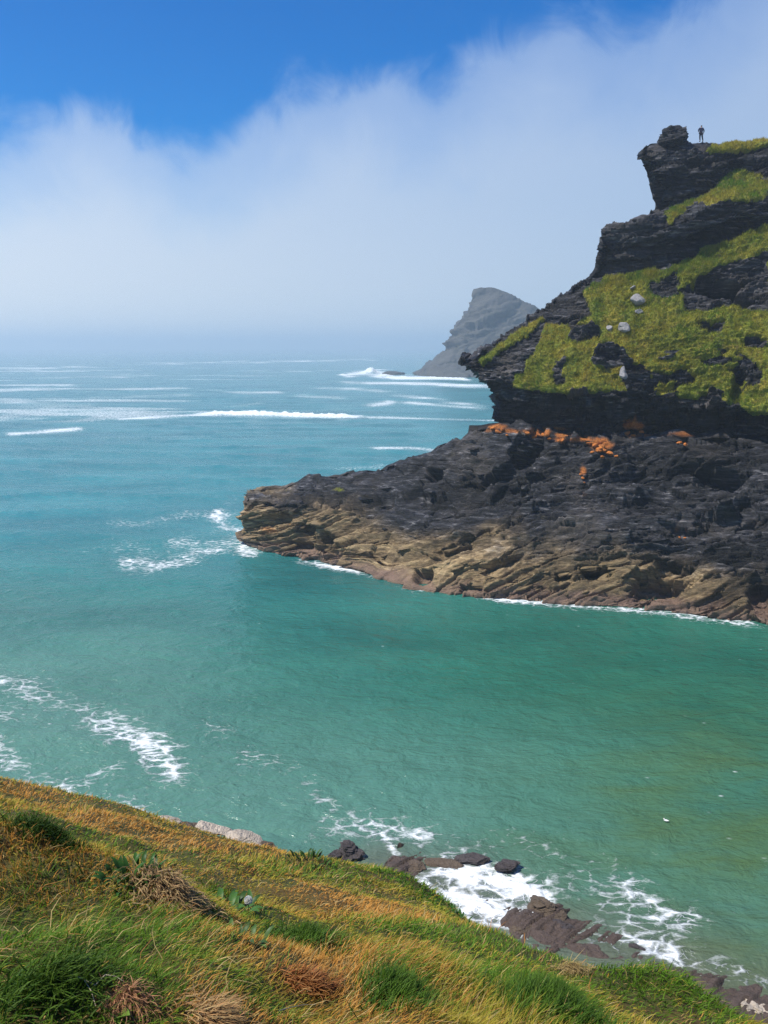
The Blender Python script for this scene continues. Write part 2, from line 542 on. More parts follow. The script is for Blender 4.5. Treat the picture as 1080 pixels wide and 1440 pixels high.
    c = t.mix(t.m('MULTIPLY', A('olive'), t.mr(n_o, 0.25, 0.7, 0.25, 0.85)), c, t.mix(n_o, (0.03, 0.10, 0.045), (0.085, 0.125, 0.032)))
    c = t.mix(t.m('MULTIPLY', A('shallow'), 0.75), c, t.mix(t.noise(pos, 0.9, 5, 0.6), (0.055, 0.060, 0.045), (0.16, 0.145, 0.10)))
    # foam lace
    fp = t.vmul(pos, (0.55, 0.9, 0.0))
    warp = t.noise(fp, 1.2, 3, 0.6, 0.0, 1)
    fpw = t.vadd(fp, t.vmul(warp, (0.9, 0.9, 0)))
    vor = t.n('ShaderNodeTexVoronoi', {'Vector': fpw, 'Scale': 1.5}, feature='DISTANCE_TO_EDGE').outputs['Distance']
    vor2 = t.n('ShaderNodeTexVoronoi', {'Vector': fpw, 'Scale': 4.3}, feature='DISTANCE_TO_EDGE').outputs['Distance']
    lace = t.m('MINIMUM', t.m('MULTIPLY', vor, 1.5), t.m('ADD', t.m('MULTIPLY', vor2, 2.0), 0.12))
    fn = t.noise(fp, 2.6, 6, 0.68)
    fbig = t.noise(fp, 0.33, 3, 0.55)
    lac = t.mr(lace, 0.02, 0.42, 0, 1, False)
    fnn = t.mr(fn, 0.30, 0.70, 0, 1, False)
    th_ = t.m('ADD', t.m('MULTIPLY', lac, 0.55), t.m('MULTIPLY', fnn, 0.50))
    ff = t.mr(t.m('SUBTRACT', t.m('MULTIPLY', A('foam'), 1.15), th_), -0.12, 0.42)
    # stray flecks
    fl = t.n('ShaderNodeTexVoronoi', {'Vector': t.vmul(pos, (0.35, 0.6, 0)), 'Scale': 1.0, 'Randomness': 1.0}, feature='F1')
    fleck = t.m('MULTIPLY', t.mr(fl.outputs['Distance'], 0.0, 0.075, 1, 0), t.mr(t.noise(pos, 0.07, 2), 0.5, 0.66))
    ff = t.m('MAXIMUM', ff, t.m('MULTIPLY', fleck, 0.75))
    c = t.mix(t.m('MULTIPLY', ff, 0.86), c, (0.80, 0.83, 0.84))
    rp = t.vmul(pos, (0.8, 1.3, 0.0))
    b1 = t.noise(rp, 0.55, 4, 0.6, 0.6)
    b2 = t.noise(rp, 2.1, 4, 0.6, 0.4)
    bh = t.m('ADD', t.m('MULTIPLY', b1, 1.0), t.m('MULTIPLY', b2, 0.38))
    bh = t.m('ADD', bh, t.m('MULTIPLY', ff, 0.35))
    finish(t, c, t.mix(ff, (0.16,) * 3, (0.85,) * 3), bh, 0.65, 0.6, 0.5, {'IOR': 1.33})
    o = obj('sea', me, m, kind='structure')
    # sea bed / continuation under the sheet is never seen: one sheet reaches the horizon
    return o


build_sea()


# ------------------------------------------------------------------ lofted land forms
def cr_resample(P, n, dens=None):
    """smooth resample of a control polyline to n points, optional density per control point"""
    P = np.asarray(P, float)
    seg = np.linalg.norm(np.diff(P, axis=0), axis=1)
    if dens is not None:
        dn = np.asarray(dens, float)
        w_ = seg * 0.5 * (dn[1:] + dn[:-1])
    else:
        w_ = seg
    s = np.concatenate([[0], np.cumsum(w_)])
    q = np.linspace(0, s[-1], n)
    i = np.clip(np.searchsorted(s, q, side='right') - 1, 0, len(P) - 2)
    t = ((q - s[i]) / np.maximum(w_[i], 1e-9))[:, None]
    p1, p2 = P[i], P[i + 1]
    p0 = P[np.maximum(i - 1, 0)]
    p3 = P[np.minimum(i + 2, len(P) - 1)]
    l1 = seg[i][:, None]
    l0 = seg[np.maximum(i - 1, 0)][:, None]
    l2 = seg[np.minimum(i + 1, len(seg) - 1)][:, None]
    m1 = 0.5 * ((p2 - p1) / l1 + (p1 - p0) / np.maximum(l0, 1e-6)) * l1
    m2 = 0.5 * ((p3 - p2) / np.maximum(l2, 1e-6) + (p2 - p1) / l1) * l1
    t2, t3 = t * t, t * t * t
    return (2 * t3 - 3 * t2 + 1) * p1 + (t3 - 2 * t2 + t) * m1 + (-2 * t3 + 3 * t2) * p2 + (t3 - t2) * m2


def loft(rows, thick, nf, nb, nrow, capx=0.8, xr=70.0):
    """rows: list of lists (px, py, Y | ('z', z)), right to left; back side added at `thick` metres behind"""
    lines = []
    for pts, T in zip(rows, thick):
        P = []
        dens = []
        for (a, b, d) in pts:
            P.append(at_z(a, b, d[1]) if isinstance(d, tuple) else at_y(a, b, d))
            dens.append(1.0 if a < 1100 else 0.25)
        P = np.array(P)
        F = cr_resample(P, nf, dens)
        end = F[-1]
        s = np.linspace(0, 1, nb + 1)[1:]
        # back: the front line again, reversed, pushed away from the camera
        idx = np.interp(s ** 1.4, [0, 1], [nf - 1, 0])
        i0 = np.clip(np.floor(idx).astype(int), 0, nf - 2)
        f = (idx - i0)[:, None]
        Bk = F[i0] * (1 - f) + F[i0 + 1] * f
        g = np.minimum(1, s / 0.25)
        y_old = Bk[:, 1].copy()
        Bk[:, 1] += T * np.sqrt(1 - (1 - g) ** 2)
        Bk[:, 0] *= np.where(Bk[:, 0] > 0, Bk[:, 1] / y_old, 1.0)
        Bk[:, 0] -= capx * np.clip(T / 4, 0, 1) * np.sin(np.pi * g)
        lines.append(np.concatenate([F, Bk]))
    L = np.array(lines)
    pp = np.array([np.array(project(l)) for l in L])
    dv = np.sqrt(np.sum(np.diff(pp, axis=0) ** 2, axis=1))[:, :nf]
    dv = np.percentile(dv, 70, axis=1) + 2
    dw = np.linalg.norm(np.diff(L, axis=0), axis=2)[:, :nf].mean(axis=1) * FPX / L[..., 1].mean()
    s = np.concatenate([[0], np.cumsum(0.6 * dv + 0.4 * dw)])
    q = np.linspace(0, s[-1], nrow)
    i = np.clip(np.searchsorted(s, q, side='right') - 1, 0, len(s) - 2)
    t = ((q - s[i]) / (s[i + 1] - s[i]))[:, None, None]
    G = L[i] * (1 - t) + L[i + 1] * t
    k = np.array([1, 2, 3, 2, 1.0]); k /= k.sum()
    Gp = np.concatenate([G[:1], G[:1], G, G[-1:], G[-1:]])
    G = sum(k[j] * Gp[j:j + len(G)] for j in range(5))
    return G


def normals(G):
    du = np.gradient(G, axis=1)
    dv = np.gradient(G, axis=0)
    n = np.cross(du, dv)
    n /= np.linalg.norm(n, axis=-1, keepdims=True) + 1e-9
    return n


def blur(a, n=2):
    for ax in (0, 1):
        for _ in range(n):
            b = np.concatenate([np.take(a, [0], ax), a, np.take(a, [-1], ax)], ax)
            s0 = [slice(None)] * a.ndim; s1 = list(s0); s2 = list(s0)
            s0[ax] = slice(0, -2); s1[ax] = slice(1, -1); s2[ax] = slice(2, None)
            a = 0.25 * b[tuple(s0)] + 0.5 * b[tuple(s1)] + 0.25 * b[tuple(s2)]
    return a


def stamps(px, py, lst):
    d = np.zeros(px.shape)
    for (cx, cy, rx, ry, ang, dep) in lst:
        ca, sa = math.cos(R(ang)), math.sin(R(ang))
        dx, dy = px - cx, py - cy
        u = (dx * ca + dy * sa) / rx
        v = (-dx * sa + dy * ca) / ry
        u = u + JIT[0][:px.shape[0], :px.shape[1]] * 0.35
        v = v + JIT[1][:px.shape[0], :px.shape[1]] * 0.35
        prof = np.where(v < 0, sstep(-1.0, -0.78, v), 1 - sstep(-0.3, 1.5, v)) if dep < 0 else np.exp(-np.abs(v) ** 4 * 1.2)
        d += dep * np.exp(-np.abs(u) ** 6) * prof
    return d


headland = obj('headland', None, kind='structure', loc=(20, 95, 0))
INV = headland.location


def hchild(o):
    o.parent = headland
    o.matrix_parent_inverse = Matrix.Translation(-INV)
    return o


Z0 = ('z', 0.0)
A_rows = [
    [(1500, 960, ('z', -3)), (1200, 905, ('z', -3)), (1080, 887, ('z', -3)), (1000, 876, ('z', -3)), (900, 864, ('z', -3)), (800, 858, ('z', -3)), (700, 850, ('z', -3)), (600, 840, ('z', -3)), (540, 824, ('z', -3)), (480, 803, ('z', -3)), (420, 791, ('z', -3)), (370, 781, ('z', -3)), (340, 768, ('z', -3))],
    [(1500, 945, Z0), (1200, 893, Z0), (1080, 878, Z0), (1000, 868, Z0), (900, 856, Z0), (800, 850, Z0), (700, 842, Z0), (600, 832, Z0), (540, 815, Z0), (480, 796, Z0), (420, 784, Z0), (370, 775, Z0), (341, 762, Z0)],
    [(1500, 905, 67), (1200, 850, 72.5), (1080, 838, 75), (1000, 828, 77), (900, 820, 79.5), (800, 817, 81), (700, 812, 82.5), (600, 803, 86.3), (540, 785, 90.6), (480, 768, 95), (420, 757, 99), (375, 750, 101.8), (342, 740, 104)],
    [(1500, 840, 70), (1200, 780, 77), (1080, 770, 79), (1000, 760, 81), (900, 755, 83), (800, 750, 84.5), (700, 745, 86.5), (600, 738, 90.5), (540, 730, 94.5), (480, 718, 98.5), (420, 709, 101), (380, 706, 103), (346, 702, 104.5)],
    [(1500, 770, 74), (1200, 705, 81), (1080, 690, 84), (1000, 690, 86), (900, 690, 88), (800, 690, 89.5), (700, 690, 92), (620, 690, 96), (540, 692, 100), (480, 694, 102.5), (430, 695, 104), (390, 697, 104.8), (347, 698, 105.5)],
    [(1500, 700, 80), (1200, 638, 86), (1080, 622, 89), (1000, 618, 91), (900, 616, 93), (800, 614, 95), (740, 608, 97), (690, 602, 99), (640, 625, 100.5), (600, 641, 102), (540, 662, 104.5), (470, 672, 107), (430, 679, 108), (390, 692, 108.3), (348, 697, 108.5)],
    [(1500, 690, 83), (1200, 632, 89), (1080, 618, 92), (1000, 614, 94), (900, 612, 96), (800, 610, 98), (740, 604, 100), (690, 600, 101.5), (640, 624, 102), (600, 640, 103.2), (540, 661, 105.5), (470, 671, 108), (430, 678.5, 109), (390, 691.5, 109.3), (349, 697, 109.3)],
]
GA = loft(A_rows, [14, 13, 11, 9, 6.5, 2.0, 0.5], 640, 70, 330)
pxA, pyA = project(GA)
nA = normals(GA)
outA = np.where((nA[..., 2] < 0)[..., None] & True, -nA, nA)
if np.mean(nA[100:200, 100:500, 1]) > 0:
    nA = -nA
landA = fbm(GA, 0.13, 4, 3)
midA = fbm(GA, 0.5, 4, 23)
tanA = sstep(0.30, -0.30, (GA[..., 2] - (5.2 - 0.03 * (GA[..., 0])) ) / 6 + 0.55 * fbm(GA, 0.16, 4, 13))
dA = 0.8 * landA + 0.22 * midA
sA, bedA = strata(GA, (0.16, -0.1), 5, [(3.0, 6.5, 1.35, .40), (1.2, 3.2, 0.75, .6), (0.46, 2.2, 0.24, .62), (0.2, 1.1, 0.09, .5)], True)
sT, bedT = strata(GA, (0.42, 0.25), 55, [(2.4, 12.0, 1.2, .40), (1.0, 8.0, 0.7, .65), (0.40, 4.0, 0.22, .65), (0.19, 2.0, .07, .5)], True)
dA = dA + 0.85 * (sA * (1 - tanA) + sT * tanA)
skA = GA + GA[..., :1] * np.array([0, 0, -0.35])
dA = dA + (0.85 - 0.4 * tanA) * facets(skA, (5.0, 3.4, 1.7), 3001) + (0.26 - 0.12 * tanA) * facets(skA, (2.0, 1.5, 0.6), 3011)
# vertical joints
jt = np.abs(fbm(GA, 0.22, 3, 333, st=(1, 1, 0.25)))

JIT = (strata(GA, (0.1, 0), 2005, [(1.1, 2.0, 1.4), (.5, 1, .8)]), strata(GA, (0.1, 0), 2105, [(1.1, 2.0, 1.2), (.5, 1, .6)]))
dA = dA + stamps(pxA, pyA, [
    (738, 638, 20, 15, -35, -3.4), (700, 668, 26, 10, -25, -2.4), (757, 622, 9, 14, 0, -2.6),
    (925, 822, 36, 20, 0, -3.0), (950, 805, 30, 16, 10, -1.8), (838, 806, 20, 12, 0, -2.2), (795, 812, 12, 10, 0, -1.4),
    (1012, 676, 34, 12, 6, -2.6), (1000, 652, 56, 9, 6, 1.6), (665, 828, 16, 9, 0, -1.4), (598, 815, 13, 14, 0, -1.6),
    (705, 792, 26, 6, -22, -1.3), (640, 775, 26, 5, -18, -1.3), (665, 757, 30, 4, -30, -1.0), (434, 745, 10, 12, 20, -2.0), (452, 770, 9, 26, 28, -1.2), (395, 735, 14, 14, 0, -1.1), (420, 768, 18, 8, 10, -1.3),
    (610, 668, 12, 10, 0, -1.6), (590, 700, 20, 8, -10, -1.3), (690, 700, 30, 6, -20, -1.0), (760, 700, 30, 6, -20, -1.0), (880, 700, 30, 10, 0, 0.9), (1010, 735, 30, 14, 0, -1.5), (1050, 720, 14, 22, 0, -1.4), (860, 650, 26, 12, 0, 0.8),
    (545, 705, 12, 10, 0, -1.2), (445, 674, 18, 4, 0, 0.8), (378, 712, 8, 8, 0, -.8), (1072, 840, 16, 26, 0, -2.0), (960, 745, 40, 6, 5, -0.9)])
edge = sstep(-3, 0.6, GA[..., 2])
dA = dA * (0.35 + 0.65 * edge)
crest = np.linspace(0, 1, GA.shape[0])[:, None]
dA = dA * (1 - 0.45 * sstep(0.86, 1.0, crest))
dA = 0.9 * dA + 0.1 * blur(dA, 1)
PA = GA + nA * dA[..., None]
# fine roughness
PA += nA * (0.07 * fbm(PA, 2.6, 3, 71))[..., None]
nc = GA.shape[1]
meA = mesh_from('sea_ledge', PA, grid_faces(*GA.shape[:2]))
qx, qy = project(PA)
oran = np.zeros(qx.shape)
for (cx, cy, rx, ry, s) in [(700, 600, 16, 6, .9), (757, 607, 20, 7, 1), (790, 612, 14, 5, .8), (845, 625, 22, 11, 1), (820, 662, 7, 14, .8), (958, 746, 16, 5, .7), (890, 605, 16, 7, .7), (955, 608, 18, 5, .8), (823, 695, 10, 6, .5), (720, 606, 60, 5, .7), (810, 618, 60, 5, .75), (900, 612, 60, 5, .6), (690, 640, 20, 5, .3), (620, 705, 8, 6, .4), (655, 655, 26, 5, .35), (375, 745, 30, 9, .55), (410, 735, 14, 14, .5), (425, 752, 12, 12, .4), (960, 640, 60, 6, .35)]:
    oran = np.maximum(oran, s * np.exp(-((qx - cx) / rx) ** 2 - ((qy - cy) / ry) ** 2))
oran *= (GA[..., 1] < 112)
oran = 0.85 * sstep(0.42, 0.75, oran + 0.28 * fbm(PA, 0.9, 3, 88))
attr(meA, 'orange', oran)
attr(meA, 'tan', tanA)
attr(meA, 'bed', np.where(tanA > .5, bedT, bedA))
wetA = sstep(1.7, 0.5, PA[..., 2] + 0.9 * fbm(PA, 0.4, 3, 19)) * 0.8
attr(meA, 'wet', wetA)
gA = np.zeros(qx.shape)
for (cx, cy, rx, ry, s) in [(470, 688, 34, 6, .75), (980, 645, 70, 7, .55), (400, 690, 30, 3, .6), (1060, 612, 40, 8, .6), (735, 602, 30, 4, .5)]:
    gA = np.maximum(gA, s * np.exp(-((qx - cx) / rx) ** 2 - ((qy - cy) / ry) ** 2))
gA = gA * (0.7 + 0.5 * fbm(PA, 0.8, 3, 47))
attr(meA, 'grass', gA)
hchild(obj('sea_ledge', meA, M_ROCK, label='low dark slate ledge running out to sea with tan lower face'))

B_rows = [
    [(1500, 740, 84), (1200, 665, 90), (1080, 645, 93), (1000, 632, 95), (900, 628, 97), (800, 624, 99), (740, 616, 101), (698, 610, 103)],
    [(1500, 690, 83.5), (1200, 625, 89.5), (1080, 606, 92.5), (1000, 598, 94.5), (900, 594, 96.5), (800, 594, 98.5), (740, 592, 100.5), (690, 588, 102.5)],
    [(1500, 660, 79), (1200, 610, 84.5), (1080, 594, 89.3), (1000, 582, 91.7), (900, 572, 93.5), (800, 567, 95.2), (720, 560, 97.4), (691, 556, 100)],
    [(1500, 640, 78.5), (1200, 598, 84), (1080, 580, 88.5), (1000, 565, 91), (900, 558, 93), (800, 555, 94.3), (720, 545, 96.2), (668, 528, 99.2)],
    [(1500, 570, 83), (1200, 535, 88), (1080, 520, 91), (1000, 515, 92.9), (900, 512, 94.7), (800, 510, 96.4), (720, 505, 98), (641, 506, 100)],
    [(1500, 500, 87), (1200, 475, 92), (1080, 455, 94), (1000, 455, 95.2), (900, 455, 97), (830, 453, 98.8), (770, 455, 100.2), (704, 466, 102)],
    [(1500, 420, 92), (1200, 405, 95.5), (1080, 402, 97), (1000, 402, 98.5), (930, 402, 99.8), (870, 402, 101.2), (820, 405, 102.4), (768, 418, 104)],
    [(1500, 300, 98), (1200, 300, 100.5), (1080, 315, 101.2), (1037, 328, 101.3), (1000, 350, 101.3), (964, 367, 101.5), (930, 379, 102), (880, 380, 103), (834, 376, 104.5)],
    [(1500, 285, 97), (1200, 285, 99.8), (1080, 290, 100.6), (1050, 302, 100.5), (1005, 318, 100.3), (964, 335, 100.5), (930, 345, 101), (880, 346, 101.6), (837, 344, 103.5)],
    [(1500, 265, 97), (1200, 265, 99.8), (1080, 283, 100.6), (1060, 284, 100.6), (1025, 281, 100.6), (988, 296, 100.6), (940, 317, 101), (890, 318, 102), (848, 320, 104)],
    [(1500, 235, 102), (1200, 240, 104.5), (1080, 256, 105), (1034, 241, 105.6), (998, 270, 104.2), (976, 278, 104), (945, 288, 104), (942, 289, 105), (933, 288, 106)],
    [(1500, 215, 101), (1200, 222, 104), (1080, 228, 104.5), (1034, 224, 104.8), (1000, 240, 102.8), (970, 242, 102.4), (940, 245, 102.5), (926, 246, 103.2), (912, 250, 104.8)],
    [(1500, 190, 102.5), (1200, 200, 105), (1080, 203, 106), (1030, 208, 106), (1000, 208, 104.5), (979, 207, 103.8), (955, 208, 103.4), (925, 206, 103.6), (892, 212, 105)],
    [(1500, 184, 105), (1200, 192, 107), (1080, 197, 108), (1030, 203, 108), (1000, 200, 107), (982, 198.5, 106.5), (955, 196, 106), (925, 197, 106), (908, 201, 106.5)],
]
GB = loft(B_rows, [16, 15.5, 15, 15, 14, 12.5, 11, 9, 8.5, 8, 6.5, 5.5, 4, 1.5], 470, 60, 520)
pxB, pyB = project(GB)
nB = normals(GB)
if np.mean(nB[150:300, 100:400, 1]) > 0:
    nB = -nB
grass_polys = [
    [(836, 394), (880, 387), (938, 381), (964, 369), (1008, 346), (1037, 331), (1080, 317), (1200, 302), (1520, 302), (1520, 640), (1200, 600), (1080, 584), (1052, 588), (1040, 566), (1000, 566), (940, 560), (900, 550), (860, 550), (800, 553), (760, 548), (722, 543), (722, 526), (762, 520), (778, 500), (792, 470), (800, 457), (834, 442), (822, 412)],
    [(1032, 239), (1076, 256), (1200, 245), (1520, 240), (1520, 262), (1200, 268), (1062, 284), (1025, 280), (988, 295), (940, 316), (934, 302), (958, 287), (998, 271)],
    [(668, 504), (706, 480), (742, 452), (768, 442), (740, 470), (704, 494), (680, 514)],
    [(745, 500), (768, 456), (800, 452), (794, 488), (768, 522), (736, 526)],
    [(1000, 203), (1030, 206), (1080, 199), (1200, 195), (1200, 208), (1080, 210), (1030, 213), (1000, 210)],
]
rock_polys = [
    [(958, 404), (985, 384), (1030, 368), (1084, 356), (1084, 440), (1035, 428), (992, 438), (962, 438)],
    [(912, 396), (932, 388), (956, 384), (956, 412), (930, 418), (914, 408)],
    [(838, 484), (868, 484), (888, 512), (862, 522), (836, 516)],
    [(978, 453), (1022, 452), (1018, 466), (984, 466)],
    [(872, 512), (905, 508), (922, 540), (905, 556), (880, 548)],
    [(800, 456), (842, 452), (842, 474), (815, 480), (800, 474)],
    [(1046, 474), (1075, 474), (1075, 488), (1046, 490)],
    [(775, 512), (790, 505), (795, 540), (780, 540)],
]
wx_, wy_ = 13 * fbm(GB, 0.5, 5, 201, .65), 10 * fbm(GB, 0.5, 5, 207, .65)
ex, ey = pxB + wx_, pyB + wy_
g = np.zeros(pxB.shape)
for p in grass_polys:
    g = np.maximum(g, in_poly(ex, ey, p))
for p in rock_polys:
    g = np.where(in_poly(ex, ey, p), 0, g)
# broken ground low on the right: turf and strata interleave
low = np.exp(-((pxB - 980) / 90) ** 2 - ((pyB - 530) / 42) ** 2)
g = np.where((fbm(GB, 0.8, 3, 301, st=(0.6, 0.6, 1.6)) > 0.16) & (low > 0.35), 0, g)
back = np.zeros(g.shape, bool); back[:, 470:] = True
g = np.where(back, 0.0, g)
g[:, 455:470] *= 0
g = blur(g.astype(float), 2)
dB = 0.7 * fbm(GB, 0.13, 4, 403) + 0.22 * fbm(GB, 0.5, 4, 423)
sB, bedB = strata(GB, (0.13, -0.05), 505, [(3.0, 6.5, 1.3, .3), (1.1, 3.4, 0.75, .5), (0.45, 2.2, 0.26, .6), (0.21, 1.2, 0.10, .5)], True)
crag = sstep(300, 262, pyB) * (pxB < 1060)
rough = fbm(GB, 0.35, 3, 611)
fB = 0.6 * facets(GB, (3.6, 3.6, 1.5), 3101) + 0.32 * facets(GB, (1.4, 1.4, 0.55), 3111)
dB = dB + (0.85 * sB * (1 - crag * 0.35) + fB) * (1 - 0.93 * g) + crag * (1 - g) * 0.9 * np.abs(rough)
lump = fbm(GB, 0.7, 4, 711, 0.6)
dB = dB + g * (0.22 + 0.42 * lump + 0.26 * fbm(GB, 2.0, 3, 731) + (0.25 + 0.5 * low) * strata(GB, (0.1, 0), 909, [(0.9, 5, .4, .8), (.4, 2.5, .3, .7)]))
JIT = (strata(GB, (0.1, 0), 2005, [(1.1, 2.0, 1.4), (.5, 1, .8)]), strata(GB, (0.1, 0), 2105, [(1.1, 2.0, 1.2), (.5, 1, .6)]))
v_ = np.linspace(0, 1, GB.shape[0])[:, None]
dB = dB + (1 - g) * sstep(0.30, 0.20, v_) * (1.3 * facets(GB, (4.5, 4.5, 1.6), 3201) + 0.5 * facets(GB, (1.8, 1.8, .8), 3211))
dB = dB + (1 - g) * stamps(pxB, pyB, [
    (1010, 402, 34, 12, 4, -2.6), (1055, 420, 24, 10, 4, -1.8), (855, 500, 18, 8, 0, -1.6), (850, 468, 22, 6, 0, -1.4), (820, 448, 24, 7, 10, 0.9), (1000, 459, 16, 5, 0, -1.2),
    (1010, 330, 40, 16, -28, -1.6), (900, 352, 40, 10, -10, -1.4), (880, 318, 40, 6, -8, 0.9), (860, 350, 14, 12, 0, -1.0), (960, 345, 40, 12, -20, -1.6), (900, 320, 30, 6, -8, .5),
    (960, 255, 24, 20, 0, -1.2), (925, 260, 8, 14, 0, -.8), (990, 230, 20, 10, 0, -1.0), (1060, 232, 24, 8, 0, -1.0), (760, 575, 80, 12, 0, -1.0), (900, 580, 80, 10, 0, -1.0), (1000, 585, 40, 12, 0, -1.0)])
dB = dB + stamps(pxB, pyB, [(1038, 545, 9, 24, 12, -2.0), (930, 545, 26, 8, 0, -0.5), (1060, 482, 16, 7, 0, -1.0), (1010, 400, 34, 10, 4, -1.2)])
up = np.linspace(0, 1, GB.shape[0])[:, None]
colB = np.arange(GB.shape[1])[None, :]
endw = sstep(330, 455, colB) * (colB < 500)
dB = np.where(endw > 0, dB * (1 - 0.45 * endw) - 0.55 * endw * (1 - g) + 0.75 * endw * (1 - g) * strata(GB, (0.1, 0), 707, [(0.5, 9, .5, .2), (1.0, 9, .7, .6), (0.4, 9, .35, .8), (.2, 9, .2, .6)]), dB) - 0.35 * (1 - g)
dB = dB * (1 - 0.6 * sstep(0.95, 1.0, up))
dB = 0.9 * dB + 0.1 * blur(dB, 1)
PB = GB + nB * dB[..., None]
PB += nB * ((1 - g) * 0.06 * fbm(PB, 2.6, 3, 771))[..., None]
meB = mesh_from('upper_cliff', PB, grid_faces(*GB.shape[:2]))
attr(meB, 'grass', g)
qx, qy = project(PB)
attr(meB, 'tan', 0.0 * g)
attr(meB, 'bed', bedB)
orb = np.exp(-((qx - 890) / 18) ** 2 - ((qy - 598) / 9) ** 2) + 0.8 * np.exp(-((qx - 760) / 60) ** 2 - ((qy - 603) / 5) ** 2)
attr(meB, 'orange', sstep(0.4, 0.8, orb + 0.3 * fbm(PB, 0.9, 3, 88)) * ~back)
attr(meB, 'wet', 0.0 * g)
hchild(obj('upper_cliff', meB, M_ROCK, label='steep slate cliff with green turf slopes and overhanging dark base'))

# the knob of rock that caps the crag, beside the walker
def rough_rock(name, size, seed, sub=4, lay=0.25, flat=0.0, angular=0.5, boxy=1.0, rug=0.12):
    bm = bmesh.new()
    bmesh.ops.create_icosphere(bm, subdivisions=sub, radius=1.0)
    V = np.array([v.co[:] for v in bm.verts])
    V = np.sign(V) * np.abs(V) ** boxy
    rng = np.random.default_rng(seed)
    # chop by random planes to get facets
    for _ in range(int(9 * angular) + 3):
        n = rng.normal(size=3); n /= np.linalg.norm(n)
        d = rng.uniform(0.55, 0.85)
        k = V @ n - d
        V = V - np.where(k > 0, k, 0)[:, None] * n * 0.92
    S = np.array(size)
    V = V * S
    sc = 1.0 / max(size)
    nn = V / (np.linalg.norm(V, axis=1, keepdims=True) + 1e-9)
    off = np.array([seed * 3.7, seed * 1.3, seed * 0.7])
    V = V + nn * (rug * max(size) * fbm(V + off, 2.0 * sc, 5, seed, 0.6))[:, None]
    if lay:
        f_ = 1.0 / size[2]
        U = V * f_ * 0.9 + off
        dd = strata(U, (0.25, 0.1), seed, [(0.55, 1.1, 0.5, .5), (0.2, 0.6, .22, .5), (0.09, 0.3, .1, .5)]) / f_
        V = V + nn * np.array([1, 1, 0.5]) * (dd * lay * 1.5)[:, None]
    for v, c in zip(bm.verts, V):
        v.co = c
    me = bpy.data.meshes.new(name)
    bm.to_mesh(me)
    bm.free()
    return me


p = at_y(949, 194, 105.2)
k = hchild(obj('crag_knob', rough_rock('crag_knob', (1.8, 1.5, 1.2), 25, 5, 0.5, angular=0.3, boxy=0.7, rug=.2), M_SLAB))
k.location = p

# turf on the headland: tufts standing proud of the slope
def tufts_mesh(name, pts, nrm, n_blades, hmin, hmax, width, cols, rng, lean=(0.25, 0.1)):
    n = len(pts) * n_blades
    base = np.repeat(pts, n_blades, 0) + rng.normal(size=(n, 3)) * (0.10, 0.10, 0.03)
    up_ = np.repeat(nrm, n_blades, 0) * 0.5 + np.array([0, 0, 0.8])
    d = up_ + rng.normal(size=(n, 3)) * 0.38 + np.array([lean[0], lean[1], 0])
    d /= np.linalg.norm(d, axis=1, keepdims=True)
    h = rng.uniform(hmin, hmax, n)[:, None]
    a = rng.uniform(0, 2 * np.pi, n)
    side = np.stack([np.cos(a), np.sin(a), np.zeros(n)], -1) * width
    V = np.stack([base - side, base + side, base + d * h], 1).reshape(-1, 3)
    F = np.arange(3 * n).reshape(-1, 3)
    me = mesh_from(name, V, F)
    c = np.repeat(np.repeat(cols, n_blades, 0) * rng.uniform(0.65, 1.3, (n, 1)), 3, 0)
    cattr(me, 'col', c)
    return me


fl = (g[:, :468] > 0.6) & (pxB[:, :468] < 1180)
ii = np.argwhere(fl)
ii = ii[RNG.choice(len(ii), min(26000, len(ii)), replace=False)]
tp = PB[ii[:, 0], ii[:, 1]]
tn = nB[ii[:, 0], ii[:, 1]]
cn = fbm(tp, 0.22, 3, 901)
cn2 = fbm(tp, 1.1, 2, 905)
q = np.clip(0.5 + 0.9 * cn + 0.5 * cn2, 0, 1)[:, None]
tcol = (1 - q) * np.array([0.10, 0.185, 0.011]) + q * np.array([0.37, 0.30, 0.034])
dry = (RNG.random(len(tp)) < 0.05)[:, None]
tcol = np.where(dry, np.array([0.26, 0.20, 0.075]), tcol)
hchild(obj('turf_grass', tufts_mesh('turf_grass', tp - tn * 0.05, tn, 5, 0.14, 0.44, 0.03, tcol, RNG), M_BLADE, kind='stuff'))

# slabs that stick out of the bedding, picked out one by one
def slab_mesh(name, seed):
    rng = np.random.default_rng(seed)
    n = rng.integers(6, 9)
    a = np.sort((np.arange(n) + rng.uniform(-0.3, 0.3, n)) * 2 * np.pi / n)
    r = rng.uniform(0.72, 1.08, n)
    bm = bmesh.new()
    rings = []
    for z, s in ((-0.5, 0.80), (-0.1, 1.0), (0.34, 0.97), (0.5, 0.86)):
        rings.append([bm.verts.new((math.cos(t) * q_ * s * rng.uniform(.93, 1.05), math.sin(t) * q_ * s * 0.72 * rng.uniform(.93, 1.05), z + rng.uniform(-.07, .07))) for t, q_ in zip(a, r)])
    for A_, B_ in zip(rings[:-1], rings[1:]):
        for i in range(n):
            bm.faces.new((A_[i], A_[(i + 1) % n], B_[(i + 1) % n], B_[i]))
    bm.faces.new(rings[0][::-1])
    bm.faces.new(rings[-1])
    me = bpy.data.meshes.new(name)
    bm.to_mesh(me)
    bm.free()
    return me


slab_a = [slab_mesh('rock_slab', 100 + i) for i in range(7)]
slab_t = [m_.copy() for m_ in slab_a]
for m_ in slab_a: m_.materials.append(M_SLAB)
for m_ in slab_t: m_.materials.append(M_TANSLAB)


